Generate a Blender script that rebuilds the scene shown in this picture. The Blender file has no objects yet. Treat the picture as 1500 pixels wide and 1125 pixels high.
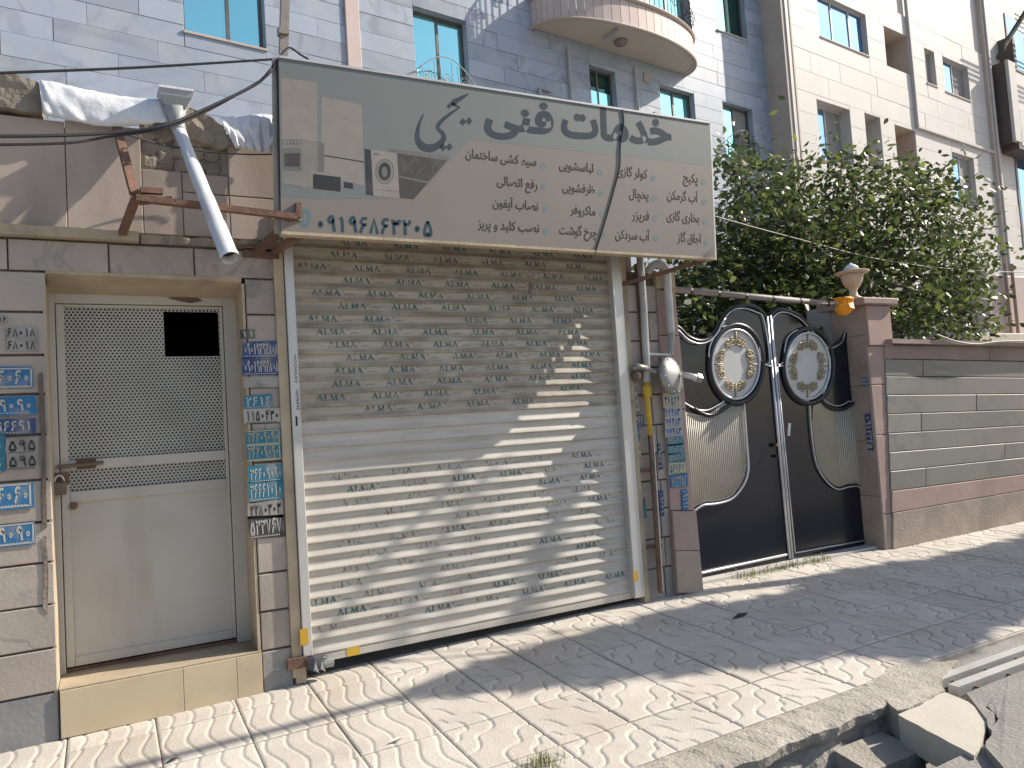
import bpy, bmesh, math, random
from mathutils import Vector, Matrix
R = random.Random(7)
SC = bpy.context.scene
COL = SC.collection

# ------------------------------------------------------------------ camera
FPX, YAW, PITCH, ROLL = 1110.0, math.radians(28.49), math.radians(3.11), math.radians(-3.70)
D, CZ = 4.9, 1.53
CAMP = Vector((0, -D, CZ))
_f = Vector((math.sin(YAW), math.cos(YAW), 0)); _r = Vector((math.cos(YAW), -math.sin(YAW), 0)); _u = Vector((0, 0, 1))
FW = _f * math.cos(PITCH) + _u * math.sin(PITCH); _u2 = _u * math.cos(PITCH) - _f * math.sin(PITCH)
RT = _r * math.cos(ROLL) + _u2 * math.sin(ROLL); UP = _u2 * math.cos(ROLL) - _r * math.sin(ROLL)
cam = bpy.data.cameras.new('camera'); cam.sensor_width = 36; cam.lens = 36 * FPX / 1500; cam.clip_start = .05; cam.clip_end = 2000
co = bpy.data.objects.new('camera', cam); COL.objects.link(co); SC.camera = co
co.matrix_world = Matrix(((RT.x, UP.x, -FW.x, CAMP.x), (RT.y, UP.y, -FW.y, CAMP.y), (RT.z, UP.z, -FW.z, CAMP.z), (0, 0, 0, 1)))

# ------------------------------------------------------------------ light
SUN = Vector((4.0, -.88, 2.9)).normalized()
EL = math.asin(SUN.z)
w = bpy.data.worlds.new('World'); SC.world = w; w.use_nodes = True
nt = w.node_tree; bg = nt.nodes['Background']; sky = nt.nodes.new('ShaderNodeTexSky'); sky.sky_type = 'NISHITA'; sky.sun_disc = False
sky.sun_elevation = EL; sky.sun_rotation = math.atan2(SUN.x, SUN.y); sky.air_density = 1.0; sky.dust_density = 1.5; sky.ozone_density = 1.0
nt.links.new(sky.outputs[0], bg.inputs[0]); bg.inputs[1].default_value = .115
sl = bpy.data.lights.new('sun', 'SUN'); sl.energy = 5.0; sl.angle = math.radians(.53); sl.color = (1, .91, .78)
so = bpy.data.objects.new('sun', sl); COL.objects.link(so); so.rotation_euler = SUN.to_track_quat('Z', 'Y').to_euler()
SC.view_settings.view_transform = 'Standard'; SC.view_settings.look = 'None'; SC.view_settings.gamma = 1
SC.view_settings.exposure = 0.52

# ------------------------------------------------------------------ pixels to places
def ray(x, y): return FW + RT * ((x - 750) / FPX) - UP * ((y - 562.5) / FPX)
def W(x, y, Y=0.0):
    d = ray(x, y); t = (D + Y) / d.y; return Vector((d.x * t, Y, CZ + d.z * t))
def WX(x, y, X):
    d = ray(x, y); t = X / d.x; return Vector((X, -D + d.y * t, CZ + d.z * t))
def lift(X): return .018 * min(max(X, -1), 4.2)
def gz(X, Y): return .055 * max(Y, -2.3) + lift(X)
def G(x, y, dz=0.0):
    d = ray(x, y); X = 2.0
    for i in range(10):
        t = (-.055 * D - CZ + lift(X) + dz) / (d.z - .055 * d.y); X = t * d.x
    return Vector((t * d.x, -D + t * d.y, CZ + t * d.z))
TH = math.radians(6.5); AE = Vector((math.cos(TH), math.sin(TH), 0)); AN = Vector((math.sin(TH), -math.cos(TH), 0)); AO = Vector((14.5, 9.6, 0))
def A(x, y, off=0.0):
    d = ray(x, y); q = AO + AN * off; t = (q - CAMP).dot(AN) / d.dot(AN); p = CAMP + d * t; v = p - AO
    return v.dot(AE), p.z

# ------------------------------------------------------------------ mesh helpers
class MB:
    def __init__(s): s.v = []; s.f = []
    def add(s, vs, fs):
        n = len(s.v); s.v += [tuple(p) for p in vs]; s.f += [tuple(i + n for i in f) for f in fs]; return s
    def box(s, x0, x1, y0, y1, z0, z1):
        return s.add([(x0, y0, z0), (x1, y0, z0), (x1, y1, z0), (x0, y1, z0), (x0, y0, z1), (x1, y0, z1), (x1, y1, z1), (x0, y1, z1)],
                     [(0, 3, 2, 1), (4, 5, 6, 7), (0, 1, 5, 4), (1, 2, 6, 5), (2, 3, 7, 6), (3, 0, 4, 7)])
    def quadslab(s, q, y0, y1, c=.004):
        # q: four (X,Z) ccw from bottom-left seen from the street, front at y0 with chamfer c
        cx = sum(p[0] for p in q) / 4; cz = sum(p[1] for p in q) / 4
        inn = [(p[0] + (c if p[0] < cx else -c), p[1] + (c if p[1] < cz else -c)) for p in q]
        vs = [(p[0], y1, p[1]) for p in q] + [(p[0], y0 + c, p[1]) for p in q] + [(p[0], y0, p[1]) for p in inn]
        fs = [(8, 9, 10, 11), (3, 2, 1, 0)]
        for i in range(4):
            j = (i + 1) % 4; fs += [(i, j, 4 + j, 4 + i), (4 + i, 4 + j, 8 + j, 8 + i)]
        return s.add(vs, fs)
    def slab(s, x0, x1, y0, y1, z0, z1, c=.004): return s.quadslab([(x0, z0), (x1, z0), (x1, z1), (x0, z1)], y0, y1, c)
    def prism(s, pts, y0, y1):
        a = sum(pts[i][0] * pts[(i + 1) % len(pts)][1] - pts[(i + 1) % len(pts)][0] * pts[i][1] for i in range(len(pts)))
        if a < 0: pts = pts[::-1]
        n = len(pts)
        return s.add([(p[0], y0, p[1]) for p in pts] + [(p[0], y1, p[1]) for p in pts],
                     [tuple(range(n)), tuple(range(2 * n - 1, n - 1, -1))] + [(i, n + i, n + (i + 1) % n, (i + 1) % n) for i in range(n)])
    def prismz(s, pts, z0, z1):
        a = sum(pts[i][0] * pts[(i + 1) % len(pts)][1] - pts[(i + 1) % len(pts)][0] * pts[i][1] for i in range(len(pts)))
        if a < 0: pts = pts[::-1]
        n = len(pts); f0 = (lambda p: z0(p) if callable(z0) else z0); f1 = (lambda p: z1(p) if callable(z1) else z1)
        return s.add([(p[0], p[1], f1(p)) for p in pts] + [(p[0], p[1], f0(p)) for p in pts],
                     [tuple(range(n)), tuple(range(2 * n - 1, n - 1, -1))] + [(i, n + i, n + (i + 1) % n, (i + 1) % n) for i in range(n)])
    def tube(s, pts, r, n=8, closed=False, flat=1.0):
        pts = [Vector(p) for p in pts]; m = len(pts); rs = r if isinstance(r, (list, tuple)) else [r] * m
        nrm = None; rings = []
        for i in range(m):
            a = pts[i - 1] if (i > 0 or closed) else pts[0]; b = pts[(i + 1) % m] if (i < m - 1 or closed) else pts[-1]
            t = (b - a).normalized()
            if nrm is None:
                nrm = t.cross(Vector((0, 0, 1)));
                if nrm.length < .1: nrm = t.cross(Vector((0, 1, 0)))
                nrm.normalize()
            nrm = (nrm - t * nrm.dot(t)).normalized(); bi = t.cross(nrm)
            rings.append([pts[i] + (nrm * math.cos(k * 2 * math.pi / n) + bi * math.sin(k * 2 * math.pi / n) * flat) * rs[i] for k in range(n)])
        vs = [p for g in rings for p in g]; fs = []
        for i in range(m if closed else m - 1):
            j = (i + 1) % m
            for k in range(n): l = (k + 1) % n; fs.append((i * n + k, i * n + l, j * n + l, j * n + k))
        if not closed: fs += [tuple(range(n - 1, -1, -1)), tuple(range((m - 1) * n, m * n))]
        return s.add(vs, fs)
    def bar(s, a, b, wd, th):  # square bar
        a, b = Vector(a), Vector(b); t = (b - a).normalized(); n1 = t.cross(Vector((0, 0, 1)))
        if n1.length < .1: n1 = Vector((1, 0, 0)); n1 = (n1 - t * n1.dot(t))
        n1.normalize(); n2 = t.cross(n1); n1 *= wd / 2; n2 *= th / 2
        vs = [p + o for p in (a, b) for o in (-n1 - n2, n1 - n2, n1 + n2, -n1 + n2)]
        return s.add(vs, [(0, 1, 2, 3), (7, 6, 5, 4), (0, 4, 5, 1), (1, 5, 6, 2), (2, 6, 7, 3), (3, 7, 4, 0)])
    def lathe(s, prof, c, n=20, axis='z'):
        c = Vector(c); vs = []
        for r, h in prof:
            for k in range(n):
                a = 2 * math.pi * k / n; x, y = r * math.cos(a), r * math.sin(a)
                vs.append(c + (Vector((x, y, h)) if axis == 'z' else Vector((x, h, y))))
        fs = []
        for i in range(len(prof) - 1):
            for k in range(n): l = (k + 1) % n; fs.append((i * n + k, i * n + l, (i + 1) * n + l, (i + 1) * n + k))
        fs += [tuple(range(n - 1, -1, -1)), tuple(range((len(prof) - 1) * n, len(prof) * n))]
        return s.add(vs, fs)
    def ribbon(s, pts, ws, y=0.0, fn=None):
        m = len(pts); ws = ws if isinstance(ws, (list, tuple)) else [ws] * m; vs = []
        for i in range(m):
            a = pts[max(i - 1, 0)]; b = pts[min(i + 1, m - 1)]; dx, dz = b[0] - a[0], b[1] - a[1]; L = math.hypot(dx, dz) or 1
            nx, nz = -dz / L * ws[i] / 2, dx / L * ws[i] / 2
            for sgn in (1, -1):
                p = (pts[i][0] + nx * sgn, pts[i][1] + nz * sgn)
                vs.append(fn(*p) if fn else (p[0], y, p[1]))
        return s.add(vs, [(2 * i, 2 * i + 1, 2 * i + 3, 2 * i + 2) for i in range(m - 1)])
    def rough(s, amt, sc=6.0, seed=0):
        from mathutils import noise
        s.v = [tuple(Vector(p) + noise.noise_vector(Vector(p) * sc + Vector((seed, seed * 1.7, 0))) * amt) for p in s.v]; return s
    def mesh(s, name, smooth=False):
        me = bpy.data.meshes.new(name); me.from_pydata(s.v, [], s.f); me.update()
        if smooth: me.polygons.foreach_set('use_smooth', [True] * len(me.polygons))
        return me
def ob(name, mb, mat, parent=None, smooth=False, local=False):
    me = mb if isinstance(mb, bpy.types.Mesh) else mb.mesh(name, smooth)
    if mat is not None and not me.materials: me.materials.append(mat)
    o = bpy.data.objects.new(name, me); COL.objects.link(o)
    if parent is not None:
        o.parent = parent
        if parent.type == 'EMPTY' and not local: o.matrix_parent_inverse = Matrix.Translation(-Vector(parent.location))
    return o
def tag(o, label, cat, group=None):
    o['label'] = label; o['category'] = cat
    if group: o['group'] = group
    return o
def thing(name, label, cat, loc=(0, 0, 0), group=None):
    o = bpy.data.objects.new(name, None); COL.objects.link(o); o.location = loc; o.empty_display_size = .1
    return tag(o, label, cat, group)
def struct(o): o['kind'] = 'structure'; return o
def stuff(o): o['kind'] = 'stuff'; return o
def rect(x0, x1, z0, z1): return [(x0, z0), (x1, z0), (x1, z1), (x0, z1)]
def xz(x, y, Y=0.0): p = W(x, y, Y); return (p.x, p.z)
def poly(pts, Y=0.0): return [xz(x, y, Y) for x, y in pts]
def inpoly(p, P):
    c = False; j = len(P) - 1
    for i in range(len(P)):
        if (P[i][1] > p[1]) != (P[j][1] > p[1]) and p[0] < (P[j][0] - P[i][0]) * (p[1] - P[i][1]) / (P[j][1] - P[i][1]) + P[i][0]: c = not c
        j = i
    return c
def smoothline(pts, k=6):
    out = []
    n = len(pts)
    for i in range(n - 1):
        p0, p1, p2, p3 = [Vector(pts[max(0, min(n - 1, j))]) for j in (i - 1, i, i + 1, i + 2)]
        for q in range(k):
            t = q / k
            out.append(.5 * ((2 * p1) + (p2 - p0) * t + (2 * p0 - 5 * p1 + 4 * p2 - p3) * t * t + (3 * p1 - p0 - 3 * p2 + p3) * t ** 3))
    out.append(Vector(pts[-1])); return out

# ------------------------------------------------------------------ materials
def mk(name, c1, c2=None, scale=5, rough=.75, bump=.25, bscale=60, metal=0, rnd=.08, dirt=None, dscale=2.2, damt=.6, dlo=.5, streak=1.0, vein=None, vscale=2.2, vw=.05, spec=.4, piece=True, coat=0):
    m = bpy.data.materials.new(name); m.use_nodes = True; n = m.node_tree.nodes; L = m.node_tree.links; P = n['Principled BSDF']
    geo = n.new('ShaderNodeNewGeometry'); oi = n.new('ShaderNodeObjectInfo'); pos = geo.outputs['Position']
    if piece:
        ad = n.new('ShaderNodeVectorMath'); ad.operation = 'MULTIPLY_ADD'
        cx = n.new('ShaderNodeCombineXYZ'); mu = n.new('ShaderNodeMath'); mu.operation = 'MULTIPLY'; mu.inputs[1].default_value = 37
        L.new(oi.outputs['Random'], mu.inputs[0]); [L.new(mu.outputs[0], cx.inputs[i]) for i in range(3)]
        va = n.new('ShaderNodeVectorMath'); va.operation = 'ADD'; L.new(pos, va.inputs[0]); L.new(cx.outputs[0], va.inputs[1]); pos = va.outputs[0]; n.remove(ad)
    def noise(sc, det=5, vec=None, dist=0):
        t = n.new('ShaderNodeTexNoise'); t.inputs['Scale'].default_value = sc; t.inputs['Detail'].default_value = det; t.inputs['Distortion'].default_value = dist
        L.new(vec or pos, t.inputs['Vector']); return t.outputs['Fac']
    def ramp(fac, lo, hi):
        r = n.new('ShaderNodeMapRange'); r.inputs['From Min'].default_value = lo; r.inputs['From Max'].default_value = hi; L.new(fac, r.inputs['Value']); return r.outputs[0]
    def mix(fac, a, b, mode='MIX'):
        x = n.new('ShaderNodeMix'); x.data_type = 'RGBA'; x.blend_type = mode
        for inp, val in ((x.inputs['Factor'], fac), (x.inputs['A'], a), (x.inputs['B'], b)):
            if isinstance(val, (int, float)): inp.default_value = val
            elif isinstance(val, tuple): inp.default_value = (*val, 1)
            else: L.new(val, inp)
        return x.outputs['Result']
    c2 = c2 or tuple(x * .8 for x in c1)
    col = mix(ramp(noise(scale, 8), .3, .7), c1, c2)
    if vein:
        f = noise(vscale, 5, dist=1.2)
        s1 = n.new('ShaderNodeMath'); s1.operation = 'SUBTRACT'; s1.inputs[1].default_value = .5; L.new(f, s1.inputs[0])
        s2 = n.new('ShaderNodeMath'); s2.operation = 'ABSOLUTE'; L.new(s1.outputs[0], s2.inputs[0])
        v = ramp(s2.outputs[0], vw, 0)
        m2 = n.new('ShaderNodeMath'); m2.operation = 'MULTIPLY'; L.new(v, m2.inputs[0]); L.new(ramp(noise(vscale * .7, 3), .4, .65), m2.inputs[1])
        col = mix(m2.outputs[0], col, vein)
    if rnd:
        r = n.new('ShaderNodeMapRange'); r.inputs['To Min'].default_value = 1 - rnd; r.inputs['To Max'].default_value = 1 + rnd; L.new(oi.outputs['Random'], r.inputs['Value'])
        hs = n.new('ShaderNodeHueSaturation'); L.new(r.outputs[0], hs.inputs['Value']); L.new(col, hs.inputs['Color']); col = hs.outputs[0]
    if dirt:
        mp = n.new('ShaderNodeMapping'); mp.inputs['Scale'].default_value = (1, 1, 1 / streak); L.new(geo.outputs['Position'], mp.inputs['Vector'])
        d = ramp(noise(dscale, 9, mp.outputs[0]), dlo, dlo + .22)
        m3 = n.new('ShaderNodeMath'); m3.operation = 'MULTIPLY'; m3.inputs[1].default_value = damt; L.new(d, m3.inputs[0])
        col = mix(m3.outputs[0], col, dirt)
    L.new(col, P.inputs['Base Color']); P.inputs['Roughness'].default_value = rough; P.inputs['Metallic'].default_value = metal; P.inputs['Specular IOR Level'].default_value = spec
    P.inputs['Coat Weight'].default_value = coat; P.inputs['Coat Roughness'].default_value = .08
    if bump:
        b = n.new('ShaderNodeBump'); b.inputs['Strength'].default_value = bump; b.inputs['Distance'].default_value = .01
        a2 = n.new('ShaderNodeMath'); a2.operation = 'ADD'; L.new(noise(bscale, 6), a2.inputs[0]); L.new(noise(bscale / 6, 4), a2.inputs[1])
        L.new(a2.outputs[0], b.inputs['Height']); L.new(b.outputs[0], P.inputs['Normal'])
    return m
M = {}
M['slab'] = mk('grey_stone', (.42, .365, .32), (.345, .298, .26), 3, .6, .2, 50, vein=(.25, .225, .215), vscale=2.5, vw=.03, rnd=.1, dirt=(.2, .17, .14), damt=.55, dlo=.5, streak=2)
M['darkslab'] = mk('dark_grey_stone', (.2, .2, .21), (.26, .255, .25), 4, .65, .25, 40, dirt=(.36, .31, .25), damt=.5, dlo=.52)
M['mortar'] = mk('old_mortar', (.34, .29, .235), (.22, .19, .155), 9, .95, .9, 45, dirt=(.12, .1, .085), damt=.6)
M['joint'] = mk('mortar_joint', (.16, .13, .11), (.1, .085, .075), 12, .95, .5, 60)
M['plaster'] = mk('beige_plaster', (.46, .38, .27), (.36, .29, .21), 5, .9, .4, 50, dirt=(.13, .08, .05), damt=.7, dlo=.56)
M['panel'] = mk('beige_panel', (.42, .345, .295), (.37, .305, .26), 2.5, .7, .12, 60, rnd=.06, dirt=(.17, .14, .125), damt=.6, dlo=.5, streak=3)
M['membrane'] = mk('white_roof_membrane', (.78, .79, .82), (.66, .68, .72), 6, .55, .3, 40, dirt=(.2, .19, .18), damt=.8, dlo=.6)
M['rust'] = mk('rusty_steel', (.13, .075, .055), (.2, .11, .075), 14, .85, .5, 90, dirt=(.07, .045, .04), damt=.7)
M['doorpaint'] = mk('cream_door_paint', (.49, .46, .412), (.44, .41, .36), 3, .5, .1, 40, rnd=.03, dirt=(.22, .16, .1), damt=.6, dlo=.58, streak=4, piece=False)
M['steptile'] = mk('beige_step_tile', (.52, .43, .29), (.47, .385, .26), 3, .5, .05, 30, rnd=.05, dirt=(.34, .28, .2), damt=.5)
M['slat'] = mk('shutter_steel', (.52, .49, .44), (.44, .41, .365), 3, .42, .08, 60, rnd=.05, dirt=(.27, .235, .19), damt=.5, dlo=.5, dscale=2.0, streak=.07, piece=False)
M['slatdirty'] = mk('dusty_shutter_steel', (.46, .415, .345), (.37, .33, .275), 3, .6, .1, 60, rnd=.06, dirt=(.2, .165, .125), damt=.55, dlo=.46, dscale=2.0, streak=.07, piece=False)
def dust(m, lo, hi, c, amt):
    # dust settled on the outward curl of every slat
    n = m.node_tree.nodes; L = m.node_tree.links; P = n['Principled BSDF']; src = P.inputs['Base Color'].links[0].from_socket
    tc = n.new('ShaderNodeTexCoord'); sp = n.new('ShaderNodeSeparateXYZ'); L.new(tc.outputs['Object'], sp.inputs[0])
    r = n.new('ShaderNodeMapRange'); r.inputs['From Min'].default_value = hi; r.inputs['From Max'].default_value = lo; L.new(sp.outputs['Z'], r.inputs['Value'])
    g = n.new('ShaderNodeNewGeometry'); t = n.new('ShaderNodeTexNoise'); t.inputs['Scale'].default_value = 7; t.inputs['Detail'].default_value = 6; L.new(g.outputs['Position'], t.inputs['Vector'])
    r2 = n.new('ShaderNodeMapRange'); r2.inputs['From Min'].default_value = .35; r2.inputs['From Max'].default_value = .62; r2.inputs['To Max'].default_value = amt; L.new(t.outputs['Fac'], r2.inputs['Value'])
    mu = n.new('ShaderNodeMath'); mu.operation = 'MULTIPLY'; L.new(r.outputs[0], mu.inputs[0]); L.new(r2.outputs[0], mu.inputs[1])
    x = n.new('ShaderNodeMix'); x.data_type = 'RGBA'; L.new(mu.outputs[0], x.inputs['Factor']); L.new(src, x.inputs['A']); x.inputs['B'].default_value = (*c, 1); L.new(x.outputs['Result'], P.inputs['Base Color'])
dust(M['slatdirty'], .012, .046, (.2, .165, .125), .75); dust(M['slat'], .004, .02, (.34, .3, .24), .5)
M['alu'] = mk('pale_aluminium', (.6, .59, .57), (.52, .51, .49), 3, .38, .06, 60, metal=.35, dirt=(.3, .26, .2), damt=.5, dlo=.56, streak=5)
M['greymetal'] = mk('grey_painted_pipe', (.5, .5, .5), (.42, .42, .42), 8, .5, .1, 60, dirt=(.26, .22, .18), damt=.5)
M['pinkstone'] = mk('pink_travertine', (.4, .285, .25), (.34, .245, .215), 4, .7, .2, 60, rnd=.07, dirt=(.25, .18, .15), damt=.5, streak=2)
M['pinkdark'] = mk('brown_pink_stone', (.36, .265, .235), (.3, .22, .195), 4, .7, .2, 60, rnd=.05, dirt=(.2, .15, .13), damt=.5, streak=2)
M['brownstone'] = mk('brown_base_stone', (.36, .3, .25), (.29, .24, .205), 5, .8, .5, 45, rnd=.05, dirt=(.2, .17, .14), damt=.5)
M['wallmarble'] = mk('grey_wall_marble', (.25, .235, .215), (.205, .195, .18), 1.6, .5, .06, 60, vein=(.17, .17, .17), vscale=1.1, vw=.05, rnd=.07, dirt=(.25, .21, .18), damt=.35)
M['bluemarble'] = mk('blue_grey_marble', (.37, .42, .5), (.31, .36, .435), .8, .42, .03, 30, vein=(.23, .255, .31), vscale=.55, vw=.045, rnd=.12, dirt=(.5, .5, .5), damt=.3)
M['whitestone'] = mk('white_stone_cladding', (.53, .505, .485), (.48, .46, .44), .8, .6, .03, 30, rnd=.03, dirt=(.58, .55, .52), damt=.4, streak=3)
M['beigestone'] = mk('beige_stone_trim', (.5, .43, .37), (.44, .375, .32), 2, .7, .1, 30, dirt=(.36, .3, .26), damt=.4, streak=4)
M['pinkclad'] = mk('pale_pink_cladding', (.57, .46, .425), (.52, .42, .385), 2, .6, .05, 30, rnd=.08)
M['soffit'] = mk('cream_soffit', (.62, .55, .46), (.56, .5, .42), 1.5, .8, .06, 30)
M['winframe'] = mk('bronze_window_frame', (.12, .11, .105), (.16, .15, .14), 5, .45, 0, metal=.4)
M['winwhite'] = mk('pale_window_frame', (.5, .49, .47), None, 5, .5, 0)
M['stonetrim'] = mk('pale_stone_trim', (.52, .5, .48), (.46, .44, .42), 2, .7, .1, 30)
M['boxbrown'] = mk('dark_brown_cladding', (.1, .075, .07), (.085, .065, .06), 3, .6, .05, 30)
M['inside'] = mk('dark_interior', (.035, .033, .03), (.025, .025, .025), 3, .9, 0)
M['curtain'] = mk('grey_curtain', (.3, .29, .28), (.24, .23, .225), 6, .9, .2, 12)
M['gateblack'] = mk('black_gate_enamel', (.006, .008, .016), (.008, .01, .019), 3, .22, .02, 8, rnd=0, spec=.35, coat=.15, dirt=(.02, .02, .022), damt=.3)
M['gateframe'] = mk('black_gate_frame', (.018, .019, .026), None, 6, .35, .05, 60, rnd=0)
M['silver'] = mk('silver_trim', (.58, .6, .64), (.48, .5, .53), 8, .35, .05, 60, metal=.5, dirt=(.3, .27, .22), damt=.4)
M['flute'] = mk('beige_fluted_sheet', (.5, .47, .4), (.44, .41, .35), 4, .35, .05, 40, rnd=0, dirt=(.3, .27, .2), damt=.5, streak=5)
M['medallion'] = mk('ivory_medallion', (.55, .55, .54), (.49, .49, .48), 4, .45, .05, 40)
M['scroll'] = mk('antique_gold_scroll', (.3, .23, .13), (.42, .35, .23), 20, .5, .2, 80, metal=.3)
M['lampstone'] = mk('cream_lamp_urn', (.62, .5, .36), (.52, .4, .28), 9, .6, .15, 60, dirt=(.3, .18, .1), damt=.5)
M['orange'] = mk('orange_plastic', (.85, .33, .012), (.75, .26, .01), 30, .45, .3, 50)
M['yellow'] = mk('yellow_gas_paint', (.62, .4, .03), (.52, .33, .03), 12, .55, .2, 70, dirt=(.25, .17, .06), damt=.5)
M['brownpipe'] = mk('brown_steel_pipe', (.11, .075, .055), (.16, .11, .08), 14, .7, .2, 80)
M['regulator'] = mk('cast_aluminium', (.36, .36, .35), (.27, .27, .265), 10, .45, .15, 80, metal=.5, dirt=(.26, .22, .15), damt=.5)
M['pvc'] = mk('white_pvc', (.78, .78, .79), (.72, .72, .72), 6, .35, .03, 60, rnd=.03, dirt=(.5, .48, .45), damt=.35)
M['pvcgrey'] = mk('grey_pvc', (.36, .38, .39), (.3, .31, .32), 6, .5, .05, 60, dirt=(.2, .18, .16), damt=.5)
M['cable'] = mk('black_cable', (.025, .025, .03), None, 6, .5, 0)
M['wire'] = mk('grey_wire', (.3, .28, .25), None, 6, .6, 0)
M['pole'] = mk('weathered_steel_post', (.3, .27, .25), (.24, .21, .195), 7, .6, .2, 80, dirt=(.17, .11, .08), damt=.6, streak=5)
M['tile'] = mk('pale_pavement_tile', (.56, .52, .465), (.48, .445, .4), 5, .85, .35, 90, rnd=.07, dirt=(.4, .345, .27), damt=.55, dscale=1.2)
M['bed'] = mk('pavement_joint_dirt', (.44, .395, .33), (.35, .31, .255), 20, .95, .6, 60)
M['kerb'] = mk('rough_concrete', (.42, .385, .335), (.32, .295, .255), 7, .95, 1.0, 55, dirt=(.22, .19, .155), damt=.6)
M['smoothcon'] = mk('pale_concrete_slab', (.56, .52, .44), (.5, .465, .395), 4, .85, .25, 70, dirt=(.38, .34, .28), damt=.5)
M['street'] = mk('street_concrete', (.3, .285, .265), (.24, .23, .215), 3, .95, .8, 50, dirt=(.17, .155, .14), damt=.6)
M['yard'] = mk('courtyard_paving', (.36, .34, .31), None, 3, .9, .3, 30)
M['bark'] = mk('tree_bark', (.13, .1, .075), (.08, .065, .05), 12, .95, .8, 40)
M['black_bag'] = mk('black_lock_cover', (.05, .05, .055), (.08, .08, .085), 12, .35, .5, 40)
M['brass'] = mk('old_padlock_metal', (.16, .13, .1), (.22, .19, .15), 14, .5, .2, 80, metal=.6)
M['amber'] = mk('amber_label', (.58, .34, .03), (.5, .3, .04), 30, .6, .1, 60)
def flat(name, c, rough=.6, dirt=(.33, .3, .27), damt=.55, dlo=.5, dscale=9):
    return mk(name, c, tuple(x * .88 for x in c), 12, rough, .06, 80, rnd=.04, dirt=dirt, damt=damt, dlo=dlo, dscale=dscale)
M['signlow'] = mk('faded_sign_vinyl', (.21, .185, .165), (.185, .162, .147), 1.5, .55, .02, 20, rnd=0, dirt=(.2, .16, .125), damt=.45, dscale=1.4, streak=3)
M['signtop'] = mk('faded_teal_vinyl', (.142, .166, .168), (.16, .175, .172), 1.2, .55, .02, 20, rnd=0, dirt=(.2, .175, .14), damt=.4, dscale=1.4, streak=2)
M['ink'] = flat('slate_ink', (.03, .05, .07), .8, damt=.05)
M['inkdark'] = flat('grey_black_ink', (.028, .027, .026), .8, damt=.05)
M['inkteal'] = flat('teal_ink', (.016, .06, .085), .8, damt=.05)
M['dotteal'] = flat('pale_teal_ink', (.11, .18, .19), .6, damt=.1)
M['pr_light'] = flat('printed_white_enamel', (.25, .228, .205), .55, damt=.1)
M['pr_light2'] = flat('printed_pale_grey', (.2, .188, .172), .55, damt=.15)
M['pr_mid'] = flat('printed_mid_grey', (.13, .13, .127), .55, damt=.15)
M['pr_dark'] = flat('printed_black', (.03, .03, .032), .4, damt=.1)
M['pr_brown'] = flat('printed_stove_grey', (.05, .047, .045), .5, damt=.15)
M['st_blue'] = flat('blue_sticker', (.025, .15, .32)); M['st_navy'] = flat('navy_sticker', (.035, .065, .18)); M['st_white'] = flat('white_sticker', (.4, .38, .35), damt=.7, dlo=.46)
M['st_teal'] = flat('teal_sticker', (.03, .17, .25)); M['st_cream'] = flat('cream_sticker', (.48, .44, .27), damt=.6); M['st_black'] = flat('black_sticker', (.05, .05, .05)); M['st_grey'] = flat('grey_torn_sticker', (.34, .32, .3), damt=.7, dlo=.44, dirt=(.16, .14, .13))
M['tx_white'] = flat('white_print', (.46, .44, .41), damt=.3); M['tx_cream'] = flat('cream_print', (.42, .4, .28), damt=.3); M['tx_black'] = flat('black_print', (.04, .04, .04), damt=.2); M['tx_blue'] = flat('blue_print', (.03, .13, .36), damt=.2)

def glassmat(name, tint, refl, rough=.03):
    m = bpy.data.materials.new(name); m.use_nodes = True; n = m.node_tree.nodes; L = m.node_tree.links; n.remove(n['Principled BSDF'])
    g = n.new('ShaderNodeBsdfGlossy'); g.inputs['Color'].default_value = (*tint, 1); g.inputs['Roughness'].default_value = rough
    d = n.new('ShaderNodeBsdfDiffuse'); d.inputs['Color'].default_value = (*[x * .25 for x in tint], 1)
    x = n.new('ShaderNodeMixShader'); x.inputs[0].default_value = refl; L.new(d.outputs[0], x.inputs[1]); L.new(g.outputs[0], x.inputs[2]); L.new(x.outputs[0], n['Material Output'].inputs[0]); return m
M['cyan'] = glassmat('cyan_reflective_glass', (.5, 1.0, .96), .86)
M['skyglass'] = glassmat('clear_reflective_glass', (.3, .5, .8), .85)
M['darkglass'] = glassmat('dark_green_glass', (.12, .25, .22), .5)
def holemat(name, base, pitch, rad):
    m = mk(name, base, None, 4, .5, .05, 40, rnd=0, dirt=(.3, .22, .13), damt=.5, dlo=.55, streak=2, piece=False)
    n = m.node_tree.nodes; L = m.node_tree.links; P = n['Principled BSDF']
    geo = n.new('ShaderNodeNewGeometry'); sp = n.new('ShaderNodeSeparateXYZ'); L.new(geo.outputs['Position'], sp.inputs[0])
    def mt(op, a, b=None, c=None):
        q = n.new('ShaderNodeMath'); q.operation = op
        for i, v in enumerate((a, b, c)):
            if v is None: continue
            if isinstance(v, (int, float)): q.inputs[i].default_value = v
            else: L.new(v, q.inputs[i])
        return q.outputs[0]
    def lattice(ox, oz):
        ux = mt('SUBTRACT', mt('FRACT', mt('ADD', mt('DIVIDE', sp.outputs['X'], pitch), 50 + ox)), .5)
        uz = mt('SUBTRACT', mt('FRACT', mt('ADD', mt('DIVIDE', sp.outputs['Z'], pitch * 1.6), 50 + oz)), .5)
        return mt('SQRT', mt('ADD', mt('POWER', ux, 2), mt('POWER', mt('MULTIPLY', uz, 1.6), 2)))
    dd = mt('MINIMUM', lattice(0, 0), lattice(.5, .5))
    L.new(mt('GREATER_THAN', dd, rad), P.inputs['Alpha']); return m
M['perf'] = holemat('perforated_cream_sheet', (.43, .42, .38), .0225, .26)
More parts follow.
